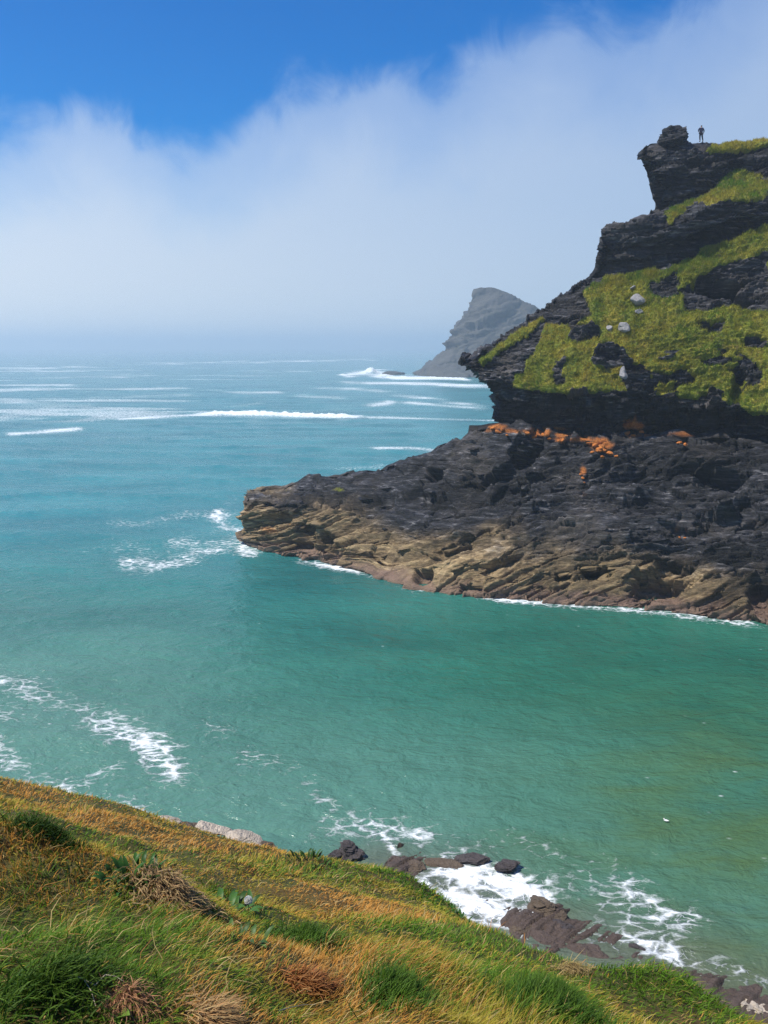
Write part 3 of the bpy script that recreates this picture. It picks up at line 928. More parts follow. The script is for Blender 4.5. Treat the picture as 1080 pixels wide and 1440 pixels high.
def scatter_slabs(P, N, okmask, count, meshes, dip, smin, smax):
    ij = np.argwhere(okmask)
    ij = ij[RNG.choice(len(ij), count, replace=False)]
    for a, b in ij:
        o = bpy.data.objects.new('rock_slab', random.choice(meshes))
        COL.objects.link(o)
        hchild(o)
        s = random.uniform(smin, smax) * random.uniform(0.7, 1.3)
        o.scale = (s, s * random.uniform(0.7, 1.1), s * random.uniform(0.16, 0.34))
        o.rotation_euler = (random.gauss(dip[1], 0.07), random.gauss(dip[0], 0.08), random.uniform(-0.6, 0.6))
        o.location = Vector(P[a, b]) - Vector(N[a, b]) * s * 0.34


vis = (pxA < 1090) & (pxA > 345) & (np.arange(nc)[None, :] < 620) & (GA[..., 2] > 0.8) & (crest < 0.9)
scatter_slabs(PA, nA, vis & (tanA < 0.35), 120, slab_a, (-0.10, 0.05), 0.45, 1.3)
scatter_slabs(PA, nA, vis & (tanA > 0.7), 90, slab_t, (-0.30, 0.12), 0.5, 1.5)
visB = (pxB < 1090) & (np.arange(GB.shape[1])[None, :] < 460) & (g < 0.1) & (up > 0.2) & (up < 0.93)
scatter_slabs(PB, nB, visB, 90, slab_a, (-0.08, 0.03), 0.45, 1.3)

def surf_at(P, N, px0, py0, cols):
    ux, uy = project(P[:, :cols])
    d = np.hypot(ux - px0, uy - py0)
    cand = np.argwhere(d < d.min() + 2.5)
    ys = P[cand[:, 0], cand[:, 1], 1]
    a, b = cand[np.argmin(ys)]
    return Vector(P[a, b]), Vector(N[a, b])


# orange stones of the stained seam
st_mesh = [rough_rock('orange_stone', (0.7, 0.5, 0.36), 40 + i, 2, 0.3, angular=2.0, boxy=0.7) for i in range(5)]
for m_ in st_mesh: m_.materials.append(M_ORANGE)
for (x, y, s, Y) in [(690, 597, .8, 98.6), (698, 600, 1.0, 98.4), (705, 596, .8, 98.4), (712, 603, .6, 98), (744, 604, .9, 96.3), (752, 606, 1.1, 96.0), (760, 604, 1.2, 95.9), (768, 608, 1.0, 95.5), (775, 612, .8, 95.2), (784, 614, .9, 94.9), (793, 615, .7, 94.7),
                     (826, 616, .9, 93.9), (834, 618, 1.2, 93.6), (842, 622, 1.1, 93.3), (850, 625, 1.2, 93.0), (858, 629, 1.1, 92.7), (840, 630, 1.1, 92.8), (848, 634, .9, 92.3), (832, 627, .8, 93.0), (864, 634, .7, 92.3),
                     (884, 597, 1.0, 93.6), (892, 600, .9, 93.4), (900, 601, .8, 93.3), (945, 607, .8, 92), (953, 610, .9, 91.8), (961, 612, .7, 91.6),
                     (815, 658, .5, 91), (819, 664, .6, 90.7), (824, 671, .5, 90.4), (955, 747, .5, 83), (963, 746, .4, 83)]:
    o = bpy.data.objects.new('orange_stone', random.choice(st_mesh))
    COL.objects.link(o)
    hchild(o)
    s *= 0.72
    o.scale = (s, s, s)
    o.rotation_euler = (random.uniform(-.3, .3), random.uniform(-.3, .3), random.uniform(0, 6))
    lc, nn_ = surf_at(PA, nA, x, y + 7, 630)      # seat it on the ledge
    o.location = lc + nn_ * s * 0.08


# boulders lying on the turf
for (x, y, sz, seed, lab, mat) in [
    (899, 420, (1.25, .75, .85), 61, 'largest white boulder on the steep green turf of the headland', M_PALE),
    (898, 436, (.62, .5, .38), 62, 'small white stone just below the large white boulder on turf', M_PALE),
    (877, 463, (1.05, .7, .8), 63, 'grey angular boulder lower left on the headland turf', M_PALE),
    (888, 404, (.6, .45, .22), 64, 'thin pale flat stone above the large white boulder', M_PALE),
    (876, 525, (.55, .4, .95), 65, 'upright leaning grey slab at the lower edge of the turf', M_PALE),
    (857, 460, (.5, .4, .45), 66, 'small dull grey stone left of the angular boulder', M_PALE),
]:
    loc, nn = surf_at(PB, nB, x, y, 460)
    me = rough_rock('boulder', tuple(v * 0.9 for v in sz), seed, 3, 0.12, angular=1.8)
    o = obj('boulder', me, mat, label=lab, cat='boulder')
    o.location = loc + nn * sz[2] * 0.12
    o.rotation_euler = (R(-25), R(random.uniform(-20, 20)), R(random.uniform(-30, 30)))


# ------------------------------------------------------------------ FAR HEADLAND, ISLET
C_rows = [
    [(1000, 540, ('z', -4)), (760, 535, ('z', -4)), (650, 535, ('z', -4)), (581, 532, ('z', -4))],
    [(1000, 536, Z0), (760, 531, Z0), (650, 531, Z0), (600, 529, Z0), (583, 527, Z0)],
    [(1000, 522, 745), (760, 517, 745), (660, 513, 742), (625, 511, 745), (600, 521, 747)],
    [(1000, 495, 750), (760, 490, 752), (680, 492, 752), (650, 488, 755), (624, 494, 760)],
    [(1000, 470, 758), (760, 462, 760), (700, 462, 760), (660, 462, 763), (637, 464, 768)],
    [(1000, 475, 770), (800, 462, 770), (725, 440, 768), (690, 428, 768), (658, 437, 772)],
    [(1000, 470, 785), (800, 455, 785), (738, 424, 782), (712, 409, 780), (690, 404, 780), (668, 406, 780)],
]
GC = loft(C_rows, [60, 58, 50, 40, 32, 24, 6], 190, 30, 150, capx=3)
nC = normals(GC)
if np.mean(nC[30:110, 30:150, 1]) > 0:
    nC = -nC
dC = 5 * fbm(GC, 0.02, 4, 1003) + 3.5 * np.abs(fbm(GC, 0.07, 4, 1013)) + strata(GC * 0.18, (0.3, 0.1), 1033, [(2.0, 5, 6.0), (0.7, 2.5, 3.0), (0.3, 1.2, 1.6)])
dC *= (1 - 0.45 * sstep(0.85, 1, np.linspace(0, 1, GC.shape[0])))[:, None]
PC = GC + nC * dC[..., None]
meC = mesh_from('distant_headland', PC, grid_faces(*GC.shape[:2]))
obj('distant_headland', meC, M_FAR, kind='structure')
islet = obj('islet', rough_rock('islet', (12.5, 8, 4.2), 77, 4, 0.2), M_FAR, label='small dark rock islet in white surf before the misty far headland', cat='islet')
p_ = at_z(553, 527)
islet.location = (p_[0], p_[1], -0.4)


# ------------------------------------------------------------------ FOREGROUND SLOPE
edge_px = [(-260, 1040), (-120, 1068), (0, 1095), (90, 1112), (200, 1143), (290, 1168), (390, 1192), (470, 1208), (530, 1214), (575, 1232), (610, 1262), (660, 1290), (720, 1318), (800, 1345), (900, 1378), (980, 1400), (1040, 1422), (1120, 1450), (1300, 1520)]
PL = (0.85, 0.60, 0.25)           # drop = a + b*Y + c*X


def ground_ray(px, py):
    x, y, z = ray(px, py)
    den = -z - PL[1] * y - PL[2] * x
    t = PL[0] / np.maximum(den, 0.035)
    return np.array([x * t, y * t])


EDGE = [tuple(ground_ray(a, b)) for a, b in edge_px]


def edge_signed(x, y):
    """distance past the cliff edge (positive = seaward)"""
    d = seg_dist(x, y, EDGE)
    poly = EDGE + [(EDGE[-1][0] + 6, -30), (-40, -30), (-40, EDGE[0][1])]
    ins = in_poly(x, y, poly)
    return np.where(ins, -d, d)


def ground(x, y):
    x = np.asarray(x, float); y = np.asarray(y, float)
    P = np.stack([x, y, np.zeros_like(x)], -1)
    plane = PL[0] + PL[1] * y + PL[2] * x
    near = 1.62 + 0.12 * y + 0.1 * x
    kx = np.clip((y - 0.2) / 2.0, 0, 1)
    kx = kx * kx * (3 - 2 * kx)
    drop = np.maximum(plane * kx + near * (1 - kx), -3)
    s = edge_signed(x, y)
    s2 = np.maximum(s + 0.25, 0)
    drop = drop + np.where(s2 < 3, 0.35 * s2 + 0.12 * s2 * s2, 0.35 * 3 + 1.08 + 1.0 * (s2 - 3)) * 1.0
    b = 0.16 * fbm(P, 0.45, 3, 1201) + 0.10 * fbm(P, 1.3, 3, 1211) + 0.045 * fbm(P, 3.6, 2, 1221)
    amp = 0.55 + 0.75 * sstep(0, -3, s)
    rockb = sstep(1.0, 5.0, s) * (1.2 * fbm(P, 0.35, 4, 1231))
    for (cx, cy, r_, hh) in BUMPS:
        b = b + hh * np.exp(-((x - cx) ** 2 + (y - cy) ** 2) / (r_ * r_)) / amp
    return CAM_Z - drop + b * amp + rockb


BUMPS = []


def place_ray(px, py):
    """where a line of sight meets the slope"""
    x, y, z = (float(v) for v in ray(px, py))
    ts = np.linspace(1.5, 16, 400)
    f = CAM_Z + z * ts - ground(x * ts, y * ts)
    k_ = np.argmax(f < 0) if (f < 0).any() else int(np.argmin(f))
    return np.array([x * ts[k_], y * ts[k_]])


_b = [(80, 1360, .45, .16), (770, 1395, .42, .16), (240, 1256, .38, .15), (430, 1310, .4, .10), (430, 1395, .3, -.22), (590, 1222, .6, .16), (690, 1302, .4, .14), (850, 1335, .35, .12), (960, 1385, .35, .16), (70, 1165, .7, .16), (0, 1190, .5, .14), (180, 1135, .5, .12), (250, 1200, .6, .08), (470, 1220, .5, .14), (150, 1200, .7, -.08), (620, 1345, .5, .10), (560, 1400, .4, .1), (920, 1385, .25, .1)]
_bb = []
for (a, b_, r_, hh) in _b:
    gx, gy = place_ray(a, b_)
    _bb.append((gx, gy, r_, hh * 0.55))
BUMPS = _bb

rr = np.concatenate([np.geomspace(0.6, 16, 220), np.linspace(16, 46, 60)[1:]])
th = np.radians(np.concatenate([np.linspace(-110, -36, 40)[:-1], np.linspace(-36, 36, 220), np.linspace(36, 110, 40)[1:]]))
gx = rr[:, None] * np.sin(th)[None, :]
gy = rr[:, None] * np.cos(th)[None, :] - 0.3
gz = ground(gx, gy)
meF = mesh_from('grassy_slope', np.stack([gx, gy, gz], -1), grid_faces(*gx.shape)[:, ::-1], True)
sd = edge_signed(gx, gy)
attr(meF, 'turf', sstep(1.8, 0.9, sd + 0.5 * fbm(np.stack([gx, gy, gz], -1), 0.8, 3, 1301)))
m, t = material('slope_soil')
pos = t.n('ShaderNodeNewGeometry').outputs['Position']
tf = t.n('ShaderNodeAttribute', attribute_name='turf').outputs['Fac']
nn1 = t.noise(pos, 3.0, 6, 0.65)
turfc = t.ramp(t.noise(pos, 0.9, 5, 0.6), [(0.3, (0.020, 0.040, 0.006)), (0.5, (0.075, 0.070, 0.014)), (0.7, (0.13, 0.07, 0.020))])
turfc = t.mix(t.mr(nn1, 0.4, 0.7, 0, 0.7), turfc, (0.028, 0.022, 0.010))
rk = t.ramp(nn1, [(0.3, (0.05, 0.045, 0.045)), (0.6, (0.16, 0.13, 0.12)), (0.8, (0.26, 0.22, 0.20))])
finish(t, t.mix(tf, rk, turfc), 0.9, nn1, 0.8, 0.06)
slope = obj('grassy_slope', meF, m, kind='structure')


# --- grass, one mass of blades over the slope
def world_ellipse_weight(x, y, lst):
    """patches given by a photo position are turned into patches on the ground"""
    out = np.zeros(x.shape)
    for (cx, cy, rx, s) in lst:
        g0 = place_ray(cx, cy)
        out = np.maximum(out, s * np.exp(-((x - g0[0]) ** 2 + (y - g0[1]) ** 2) / (rx * rx)))
    return out


GREEN = [(90, 1385, .45, 1.0), (160, 1295, .65, 1.0), (40, 1290, .6, 1.0), (260, 1300, .5, .8), (430, 1315, .45, 1.0), (770, 1400, .5, 1.2), (300, 1255, .5, 1.0), (700, 1380, .3, .6), (640, 1320, .6, .9), (700, 1330, .5, .9), (540, 1300, .5, .5), (60, 1170, .8, .9), (150, 1195, .8, .7), (560, 1380, .4, .9),
         (590, 1250, .9, 1.0), (640, 1285, .6, 1.0), (860, 1400, .4, .7), (950, 1390, .5, .8), (430, 1215, .6, .7), (290, 1205, .9, .6), (450, 1240, .8, .5), (930, 1420, .5, .6), (350, 1380, .4, .7), (250, 1430, .3, .5), (30, 1430, .3, .5), (10, 1140, .8, .5), (360, 1235, .7, .5)]
BROWN = [(80, 1255, .8, 1.0), (20, 1225, .8, 1.0), (200, 1275, .4, 1.0), (330, 1330, .5, .9), (400, 1345, .35, 1.0), (470, 1380, .35, 1.0), (120, 1425, .3, 1.0), (300, 1430, .3, 1.1), (480, 1350, .3, .5), (640, 1300, .3, .3), (520, 1285, .7, .7), (200, 1170, 1.2, .6), (350, 1205, 1.0, .5), (620, 1400, .3, .4), (100, 1130, 1.0, .5), (760, 1345, .4, .5), (520, 1440, .4, .6)]


def blade_cols(x, y, rng):
    P = np.stack([x, y, np.zeros_like(x)], -1)
    gr = world_ellipse_weight(x, y, GREEN)
    br = world_ellipse_weight(x, y, BROWN)
    n1 = fbm(P, 0.8, 3, 1401)
    n2 = fbm(P, 2.2, 3, 1411)
    gq = np.clip(1.2 * gr - 0.6 * br + 0.9 * n1 + 0.7 * n2 - 0.02, 0, 1)
    bq = np.clip(1.2 * br - 0.6 * gr + 0.8 * n2 - 0.7 * n1 + 0.08, 0, 1)
    olive = np.array([0.32, 0.265, 0.034])
    green = np.array([0.095, 0.185, 0.013])
    brown = np.array([0.48, 0.235, 0.048])
    straw = np.array([0.42, 0.29, 0.105])
    u = rng.random(len(x))
    pick_g = u < gq * 0.95
    pick_b = (~pick_g) & (rng.random(len(x)) < np.clip(bq * 0.95 + 0.05, 0, 1))
    c = np.where(pick_g[:, None], green, np.where(pick_b[:, None], brown, olive))
    st_ = rng.random(len(x)) < (0.055 + 0.10 * bq)
    c = np.where(st_[:, None], straw, c)
    dk = np.clip(1 - 0.35 * np.clip(gr - 0.8, 0, 1), 0.5, 1)
    c = c * rng.uniform(0.7, 1.4, (len(x), 1)) * dk[:, None]
    return c, gq


def blades(name, bx, by, bz, length, width, cols, rng, wind=(0.62, -0.1), curl=0.6, spread=0.45, upw=1.0, lod=False, raw=False, origin=(0, 0)):
    """each blade: a bent strip of two segments ending in a point"""
    n = len(bx)
    base = np.stack([bx, by, bz], -1)
    d = rng.normal(size=(n, 3)) * (spread, spread, 0.15) + np.array([wind[0] * 0.45, wind[1] * 0.45, upw])
    d /= np.linalg.norm(d, axis=1, keepdims=True)
    gx_, gy_ = bx + origin[0], by + origin[1]
    ang_ = 1.5 * vnoise(gx_ * 0.9, gy_ * 0.9, gx_ * 0, 1601) + 0.8 * vnoise(gx_ * 2.6, gy_ * 2.6, gx_ * 0, 1603)
    ca_, sa_ = np.cos(ang_), np.sin(ang_)
    wx_, wy_ = wind[0] * ca_ - wind[1] * sa_, wind[0] * sa_ + wind[1] * ca_
    d[:, 0] += 0.5 * wx_; d[:, 1] += 0.5 * wy_
    d /= np.linalg.norm(d, axis=1, keepdims=True)
    wv = np.stack([rng.normal(0, 0.35, n) + wx_, rng.normal(0, 0.35, n) + wy_, rng.normal(-0.3, 0.25, n)], -1) * curl
    d2 = d + wv
    d2 /= np.linalg.norm(d2, axis=1, keepdims=True)
    d3 = d2 + wv
    d3 /= np.linalg.norm(d3, axis=1, keepdims=True)
    L = length[:, None]
    a = rng.uniform(0, 2 * np.pi, n)
    sd_ = np.stack([np.cos(a), np.sin(a), np.zeros(n)], -1) * width[:, None]
    if lod:
        p1 = base + d * L * 0.55
        p3 = p1 + d3 * L * 0.5
        V = np.stack([base - sd_, base + sd_, p1 - sd_ * .8, p1 + sd_ * .8, p3], 1).reshape(-1, 3)
        o = (np.arange(n) * 5)[:, None]
        F = np.concatenate([o + np.array(f) for f in ([0, 1, 3], [0, 3, 2], [2, 3, 4])], 1).reshape(-1, 3)
        return V, F, np.repeat(cols, 5, 0)
    p1 = base + d * L * 0.42
    p2 = p1 + d2 * L * 0.36
    p3 = p2 + d3 * L * 0.28
    V = np.stack([base - sd_, base + sd_, p1 - sd_ * .85, p1 + sd_ * .85, p2 - sd_ * .5, p2 + sd_ * .5, p3], 1).reshape(-1, 3)
    o = (np.arange(n) * 7)[:, None]
    F = np.concatenate([o + np.array(f) for f in ([0, 1, 3], [0, 3, 2], [2, 3, 5], [2, 5, 4], [4, 5, 6])], 1).reshape(-1, 3)
    if raw:
        return V, F, np.repeat(cols, 7, 0)
    me = mesh_from(name, V, F)
    cattr(me, 'col', np.repeat(cols, 7, 0))
    return me


def sample_ground(n, r0, r1, a0, a1, rng, pw=1.0):
    r = np.exp(rng.uniform(math.log(r0), math.log(r1), n))
    a = np.radians(rng.uniform(a0, a1, n))
    return r * np.sin(a), r * np.cos(a)


bx, by = sample_ground(255000, 1.9, 17.0, -39, 41, RNG)
for n_, a0_, a1_ in ((48000, -80, -39), (9000, 41, 65)):      # the slope goes on outside the picture
    ex_, ey_ = sample_ground(n_, 0.9, 13.0, a0_, a1_, RNG)
    bx, by = np.concatenate([bx, ex_]), np.concatenate([by, ey_])
s = edge_signed(bx, by)
keep = s < 0.9 + 0.5 * RNG.random(len(s))
bx, by = bx[keep], by[keep]
bz = ground(bx, by) - 0.01
rad = np.hypot(bx, by)
cols, gq = blade_cols(bx, by, RNG)
ln = RNG.uniform(0.03, 0.09, len(bx)) * (1 + 0.4 * gq) * (0.9 + 0.5 * vnoise(bx * 1.7, by * 1.7, bx * 0, 1501))
wd = RNG.uniform(0.0012, 0.0026, len(bx)) * np.clip(rad / 3.2, 0.9, 3.4)
nr_ = (rad < 4.6) & (np.abs(bx / np.maximum(by, .01)) < 0.85)
pA = blades('g', bx[nr_], by[nr_], bz[nr_], ln[nr_], wd[nr_], cols[nr_], RNG, raw=True)
pB = blades('g', bx[~nr_], by[~nr_], bz[~nr_], ln[~nr_], wd[~nr_], cols[~nr_], RNG, lod=True)
me = mesh_from('slope_grass', np.concatenate([pA[0], pB[0]]), np.concatenate([pA[1], pB[1] + len(pA[0])]))
cattr(me, 'col', np.concatenate([pA[2], pB[2]]))
obj('slope_grass', me, M_BLADE, kind='stuff')
# taller bleached stalks and broad blades scattered through it
bx, by = sample_ground(5200, 2.0, 15.0, -39, 41, RNG)
kp = (edge_signed(bx, by) < 0.6) & (vnoise(bx * 1.1, by * 1.1, bx * 0, 1701) > -0.15)
bx, by = bx[kp], by[kp]
rad = np.hypot(bx, by)
pk = RNG.random(len(bx))[:, None]
cs = np.where(pk < 0.55, np.array([0.52, 0.38, 0.16]), np.where(pk < 0.8, np.array([0.14, 0.24, 0.03]), np.array([0.42, 0.19, 0.05]))) * RNG.uniform(0.7, 1.2, (len(bx), 1))
me = blades('tall_stalks', bx, by, ground(bx, by), RNG.uniform(0.07, 0.17, len(bx)), RNG.uniform(0.0011, 0.0026, len(bx)) * np.clip(rad / 3.5, .8, 2.2), cs, RNG, spread=0.6, curl=0.8)
obj('tall_stalks', me, M_BLADE, kind='stuff')


# --- single tussocks and plants on the slope
def clump(name, px0, py0, n, rad_, lmin, lmax, col_a, col_b, label, cat, seed, width=0.003, wind=(0.5, -0.1), upw=1.0, spread=0.5, curl=0.7, dome=0.5):
    rng = np.random.default_rng(seed)
    rad_ *= 0.72
    dome *= 0.55
    g0 = place_ray(px0, py0)
    r = rad_ * np.minimum(np.abs(rng.normal(0, 0.5, n)), 1.05)
    a = rng.uniform(0, 2 * np.pi, n)
    r = r * (1 + 0.35 * np.sin(2 * a + seed) + 0.2 * np.sin(5 * a))
    x = g0[0] + r * np.cos(a)
    y = g0[1] + r * np.sin(a)
    z = ground(x, y) + dome * rad_ * np.exp(-(r / rad_) ** 2 * 2) * 0.6
    q = rng.random((n, 1))
    c = (np.array(col_a) * (1 - q) + np.array(col_b) * q) * rng.uniform(0.6, 1.25, (n, 1))
    z0 = float(ground(g0[0], g0[1]))
    l = rng.uniform(lmin, lmax, n) * 0.44
    me = blades(name, x - g0[0], y - g0[1], z - z0, l, np.full(n, width) * rng.uniform(0.6, 1.3, n), c, rng, wind, curl, spread, upw, origin=g0)
    return obj(name, me, M_BLADE, label=label, cat=cat, loc=(g0[0], g0[1], z0))


DG, MG, STW, BRN = (0.032, 0.085, 0.008), (0.095, 0.175, 0.015), (0.45, 0.33, 0.15), (0.26, 0.11, 0.03)
clump('grass_tussock', 70, 1406, 1300, .32, .12, .26, (0.035, .085, .009), (0.10, .17, .016), 'dark green grass tussock at the lower left corner', 'grass tussock', 1, .0028)
clump('grass_tussock', 775, 1425, 3600, .40, .16, .32, DG, MG, 'big dark green grass tussock at the lower right of the slope', 'grass tussock', 2, .0028)
clump('grass_tussock', 428, 1330, 2200, .32, .14, .26, DG, MG, 'bright green grass tussock right of the dandelion clock', 'grass tussock', 3, .0028)
clump('grass_tussock', 70, 1186, 1500, .45, .14, .26, DG, (0.05, 0.08, .012), 'dark grass tussock high on the left of the slope', 'grass tussock', 4, .0035)
clump('grass_tussock', 556, 1405, 1600, .26, .14, .26, DG, MG, 'green grass tussock in the middle of the bottom edge', 'grass tussock', 5, .0026)
clump('dry_tussock', 243, 1268, 1500, .27, .16, .30, STW, (0.34, 0.20, 0.10), 'drooping straw coloured dead grass tussock beside the dark leafy plant', 'grass tussock', 6, .0042, wind=(0.25, -0.5), upw=0.55, spread=0.55, curl=1.3, dome=0.9)
clump('dry_tussock', 430, 1390, 600, .15, .14, .26, (0.30, .10, .03), (0.36, .18, .06), 'reddish brown dry tussock overhanging a dark hollow', 'grass tussock', 7, .003, wind=(0.5, -0.4), curl=1.1)
clump('dry_tussock', 180, 1418, 700, .13, .10, .20, (0.45, .24, .13), (0.4, .2, .09), 'pinkish tangle of dead grass beside the round green leaf', 'grass tussock', 8, .0022, wind=(0.2, -0.6), upw=.4, curl=1.2, spread=.8)
clump('dry_tussock', 300, 1440, 600, .15, .12, .24, (0.42, .22, .09), STW, 'orange straw tuft at the bottom edge of the picture', 'grass tussock', 9, .0024, wind=(0.7, -0.4), upw=.5, curl=1.1)
clump('dry_tussock', 800, 1366, 500, .18, .16, .30, STW, (0.36, .26, .1), 'tall straw coloured tuft above the big dark tussock', 'grass tussock', 10, .0024, wind=(0.8, -0.3), curl=1.2)


def leafy(name, px0, py0, n, rad_, llen, lwid, label, seed, colr, up_=0.8):
    """broad leaves: folded blades with a midrib, in a rosette"""
    rng = np.random.default_rng(seed)
    g0 = place_ray(px0, py0)
    z0 = float(ground(g0[0], g0[1]))
    root = obj(name, None, label=label, cat='plant', loc=(g0[0], g0[1], z0))
    for i in range(n):
        a = rng.uniform(0, 2 * np.pi)
        L = 0.6 * llen * rng.uniform(0.6, 1.15)
        W = 0.66 * lwid * rng.uniform(0.7, 1.15)
        st = []
        k = 6
        V, F, C = [], [], []
        bend = rng.uniform(0.5, 1.5)
        for j in range(k + 1):
            f = j / k
            wv = W * math.sin(math.pi * min(1, 0.08 + f * 0.92)) ** 0.8 * (1 - 0.35 * f)
            ang = R(78) * up_ - bend * f * f
            st.append((f, wv, ang))
        x, z = 0.0, 0.0
        for j, (f, wv, ang) in enumerate(st):
            if j:
                x += math.cos(ang) * L / k
                z += math.sin(ang) * L / k
            V += [(x, -wv, z + wv * 0.35), (x, 0, z), (x, wv, z + wv * 0.35)]
        for j in range(k):
            b0 = j * 3
            F += [(b0, b0 + 1, b0 + 4, b0 + 3), (b0 + 1, b0 + 2, b0 + 5, b0 + 4)]
        me = mesh_from('leaf', V, F, True)
        cc = np.array(colr) * rng.uniform(0.6, 1.3)
        cattr(me, 'col', np.repeat(cc[None], len(V), 0))
        r = rad_ * math.sqrt(rng.random())
        lx, ly = r * math.cos(a), r * math.sin(a)
        o = obj('leaf', me, M_LEAF, root)
        o.location = (lx, ly, float(ground(g0[0] + lx, g0[1] + ly)) - z0)
        o.rotation_euler = (0, 0, a + rng.normal(0, .5))
    return root


leafy('leafy_plant', 185, 1238, 40, .15, .17, .024, 'dark green upright leafy plant left of the straw tussock', 31, (0.03, 0.085, 0.014), 0.9)
leafy('leafy_plant', 315, 1275, 34, .24, .20, .034, 'low broad leaved plant between straw tussock and dandelion clock', 32, (0.05, 0.12, 0.025), 0.6)
leafy('leafy_plant', 432, 1216, 40, .26, .20, .026, 'dark round leafy plant near the cliff edge', 33, (0.04, 0.09, 0.016), 0.9)
leafy('leafy_plant', 152, 1424, 5, .04, .10, .038, 'small plant with one round yellow green leaf at the bottom left', 34, (0.16, 0.26, 0.04), 0.55)
leafy('leafy_plant', 640, 1287, 46, .42, .18, .03, 'spread of glossy green leaves along the cliff edge', 35, (0.035, 0.10, 0.014), 0.7)
leafy('leafy_plant', 335, 1318, 12, .14, .15, .022, 'small leafy sprig below the dandelion clock', 36, (0.06, 0.12, 0.03), 0.7)

# dandelion clock: stem, core and a ball of pappus filaments
g0 = place_ray(350, 1292)
z0 = float(ground(*g0))
dan = obj('dandelion_clock', None, label='round white dandelion seed head on a thin stem', cat='flower', loc=(g0[0], g0[1], z0))
m_white, t = material('seed_down')
d_ = t.n('ShaderNodeBsdfDiffuse', {'Color': (0.88, 0.88, 0.84)})
tr_ = t.n('ShaderNodeBsdfTranslucent', {'Color': (0.88, 0.88, 0.84)})
mx_ = t.n('ShaderNodeMixShader', {0: 0.5, 1: d_.outputs[0], 2: tr_.outputs[0]})
t.n('ShaderNodeOutputMaterial', {'Surface': mx_.outputs[0]})
m_stem = plain('stem_green', (0.16, 0.17, 0.05))
H = 0.11
bm = bmesh.new()
bmesh.ops.create_cone(bm, segments=6, radius1=0.003, radius2=0.0022, depth=H)
bmesh.ops.translate(bm, verts=bm.verts, vec=(0, 0, H / 2))
me = bpy.data.meshes.new('stem'); bm.to_mesh(me); bm.free()
obj('stem', me, m_stem, dan)
rng = np.random.default_rng(5)
V, F = [], []
for i in range(420):
    d = rng.normal(size=3); d /= np.linalg.norm(d)
    s1 = np.cross(d, [0.3, 0.5, 0.8]); s1 /= np.linalg.norm(s1)
    s2 = np.cross(d, s1)
    r_ = 0.022
    c0 = np.array([0, 0, H + 0.004])
    tip = c0 + d * r_
    for sgn in (s1, s2, s1 * .7 + s2 * .7):
        b0 = len(V)
        V += [tip - sgn * 0.0055 - d * .001, tip + sgn * 0.0055 - d * .001, tip + d * 0.002]
        F.append((b0, b0 + 1, b0 + 2))
    b0 = len(V)
    V += [c0 + s1 * .0005, c0 - s1 * .0005, tip]
    F.append((b0, b0 + 1, b0 + 2))
obj('seed_head', mesh_from('seed_head', V, F), m_white, dan)


def tube(name, pts, rad_, mat, parent=None, **kw):
    cu = bpy.data.curves.new(name, 'CURVE')
    cu.dimensions = '3D'
    sp = cu.splines.new('POLY')
    sp.points.add(len(pts) - 1)
    for q_, p_, i in zip(sp.points, pts, range(len(pts))):
        q_.co = (*p_, 1)
        q_.radius = 1 - 0.6 * i / max(1, len(pts) - 1)
    cu.bevel_depth = rad_
    cu.bevel_resolution = 2
    o = bpy.data.objects.new(name, cu)
    dg = bpy.context.evaluated_depsgraph_get()
    me = bpy.data.meshes.new_from_object(o)
    bpy.data.objects.remove(o)
    return obj(name, me, mat, parent, **kw)


m_twig = plain('dead_stem', (0.46, 0.38, 0.27), 0.85, 0.4, 60)
for lab, pts in [('pale dead stem lying across the grass above the round leaf', [(118, 1408), (135, 1402), (150, 1399), (165, 1402), (176, 1403)]),
                 ('short forked pale stem by the pinkish dead grass', [(88, 1406), (105, 1402), (120, 1408), (130, 1416), (136, 1434)]),
                 ('straight pale straw stem lying at the bottom edge', [(392, 1438), (410, 1432), (428, 1428), (444, 1426)])]:
    W_ = []
    for (a, b_) in pts:
        q_ = place_ray(a, b_)
        W_.append(Vector((q_[0], q_[1], float(ground(*q_)) + 0.045 + random.uniform(-.01, .015))))
    o0 = W_[0].copy()
    tube('dead_stem', [tuple(v - o0) for v in W_], 0.0024, m_twig, label=lab, cat='stem', loc=o0)


# pale rock showing at the cliff edge
def edge_rock(px0, py0, depth, size, seed, label, mat, cat='rock', rot=(0, 0, 0), sub=4, lay=0.3, name='rock'):
    x, y, z = ray(px0, py0)
    o = obj(name, rough_rock(name, size, seed, sub, lay, angular=1.0), mat, label=label, cat=cat)
    o.location = (x * depth, y * depth, CAM_Z + z * depth)
    o.rotation_euler = rot
    return o


M_LICHEN = rock_material('lichen_rock', base=(0.58, 0.49, 0.39), tanamt=0.3)
edge_rock(300, 1165, 12.3, (.36, .15, .045), 201, 'long pale lichen covered rock at the cliff edge', M_LICHEN, rot=(0, R(12), R(-10)))
edge_rock(345, 1180, 12.0, (.30, .20, .07), 202, 'pale rock ending the outcrop on the cliff edge at its right', M_LICHEN, rot=(0, R(16), R(-10)))
edge_rock(232, 1155, 12.3, (.26, .14, .07), 203, 'small pale rock at the left end of the edge outcrop', M_LICHEN, rot=(0, R(12), R(10)))
edge_rock(266, 1164, 12.6, (.30, .2, .06), 204, 'grey flat rock between the pale edge rocks', M_SHORE, rot=(0, R(12), R(0)))
edge_rock(376, 1189, 12.0, (.14, .12, .05), 205, 'grey pebble sized rock right of the edge outcrop', M_SHORE, rot=(0, R(12), R(0)))


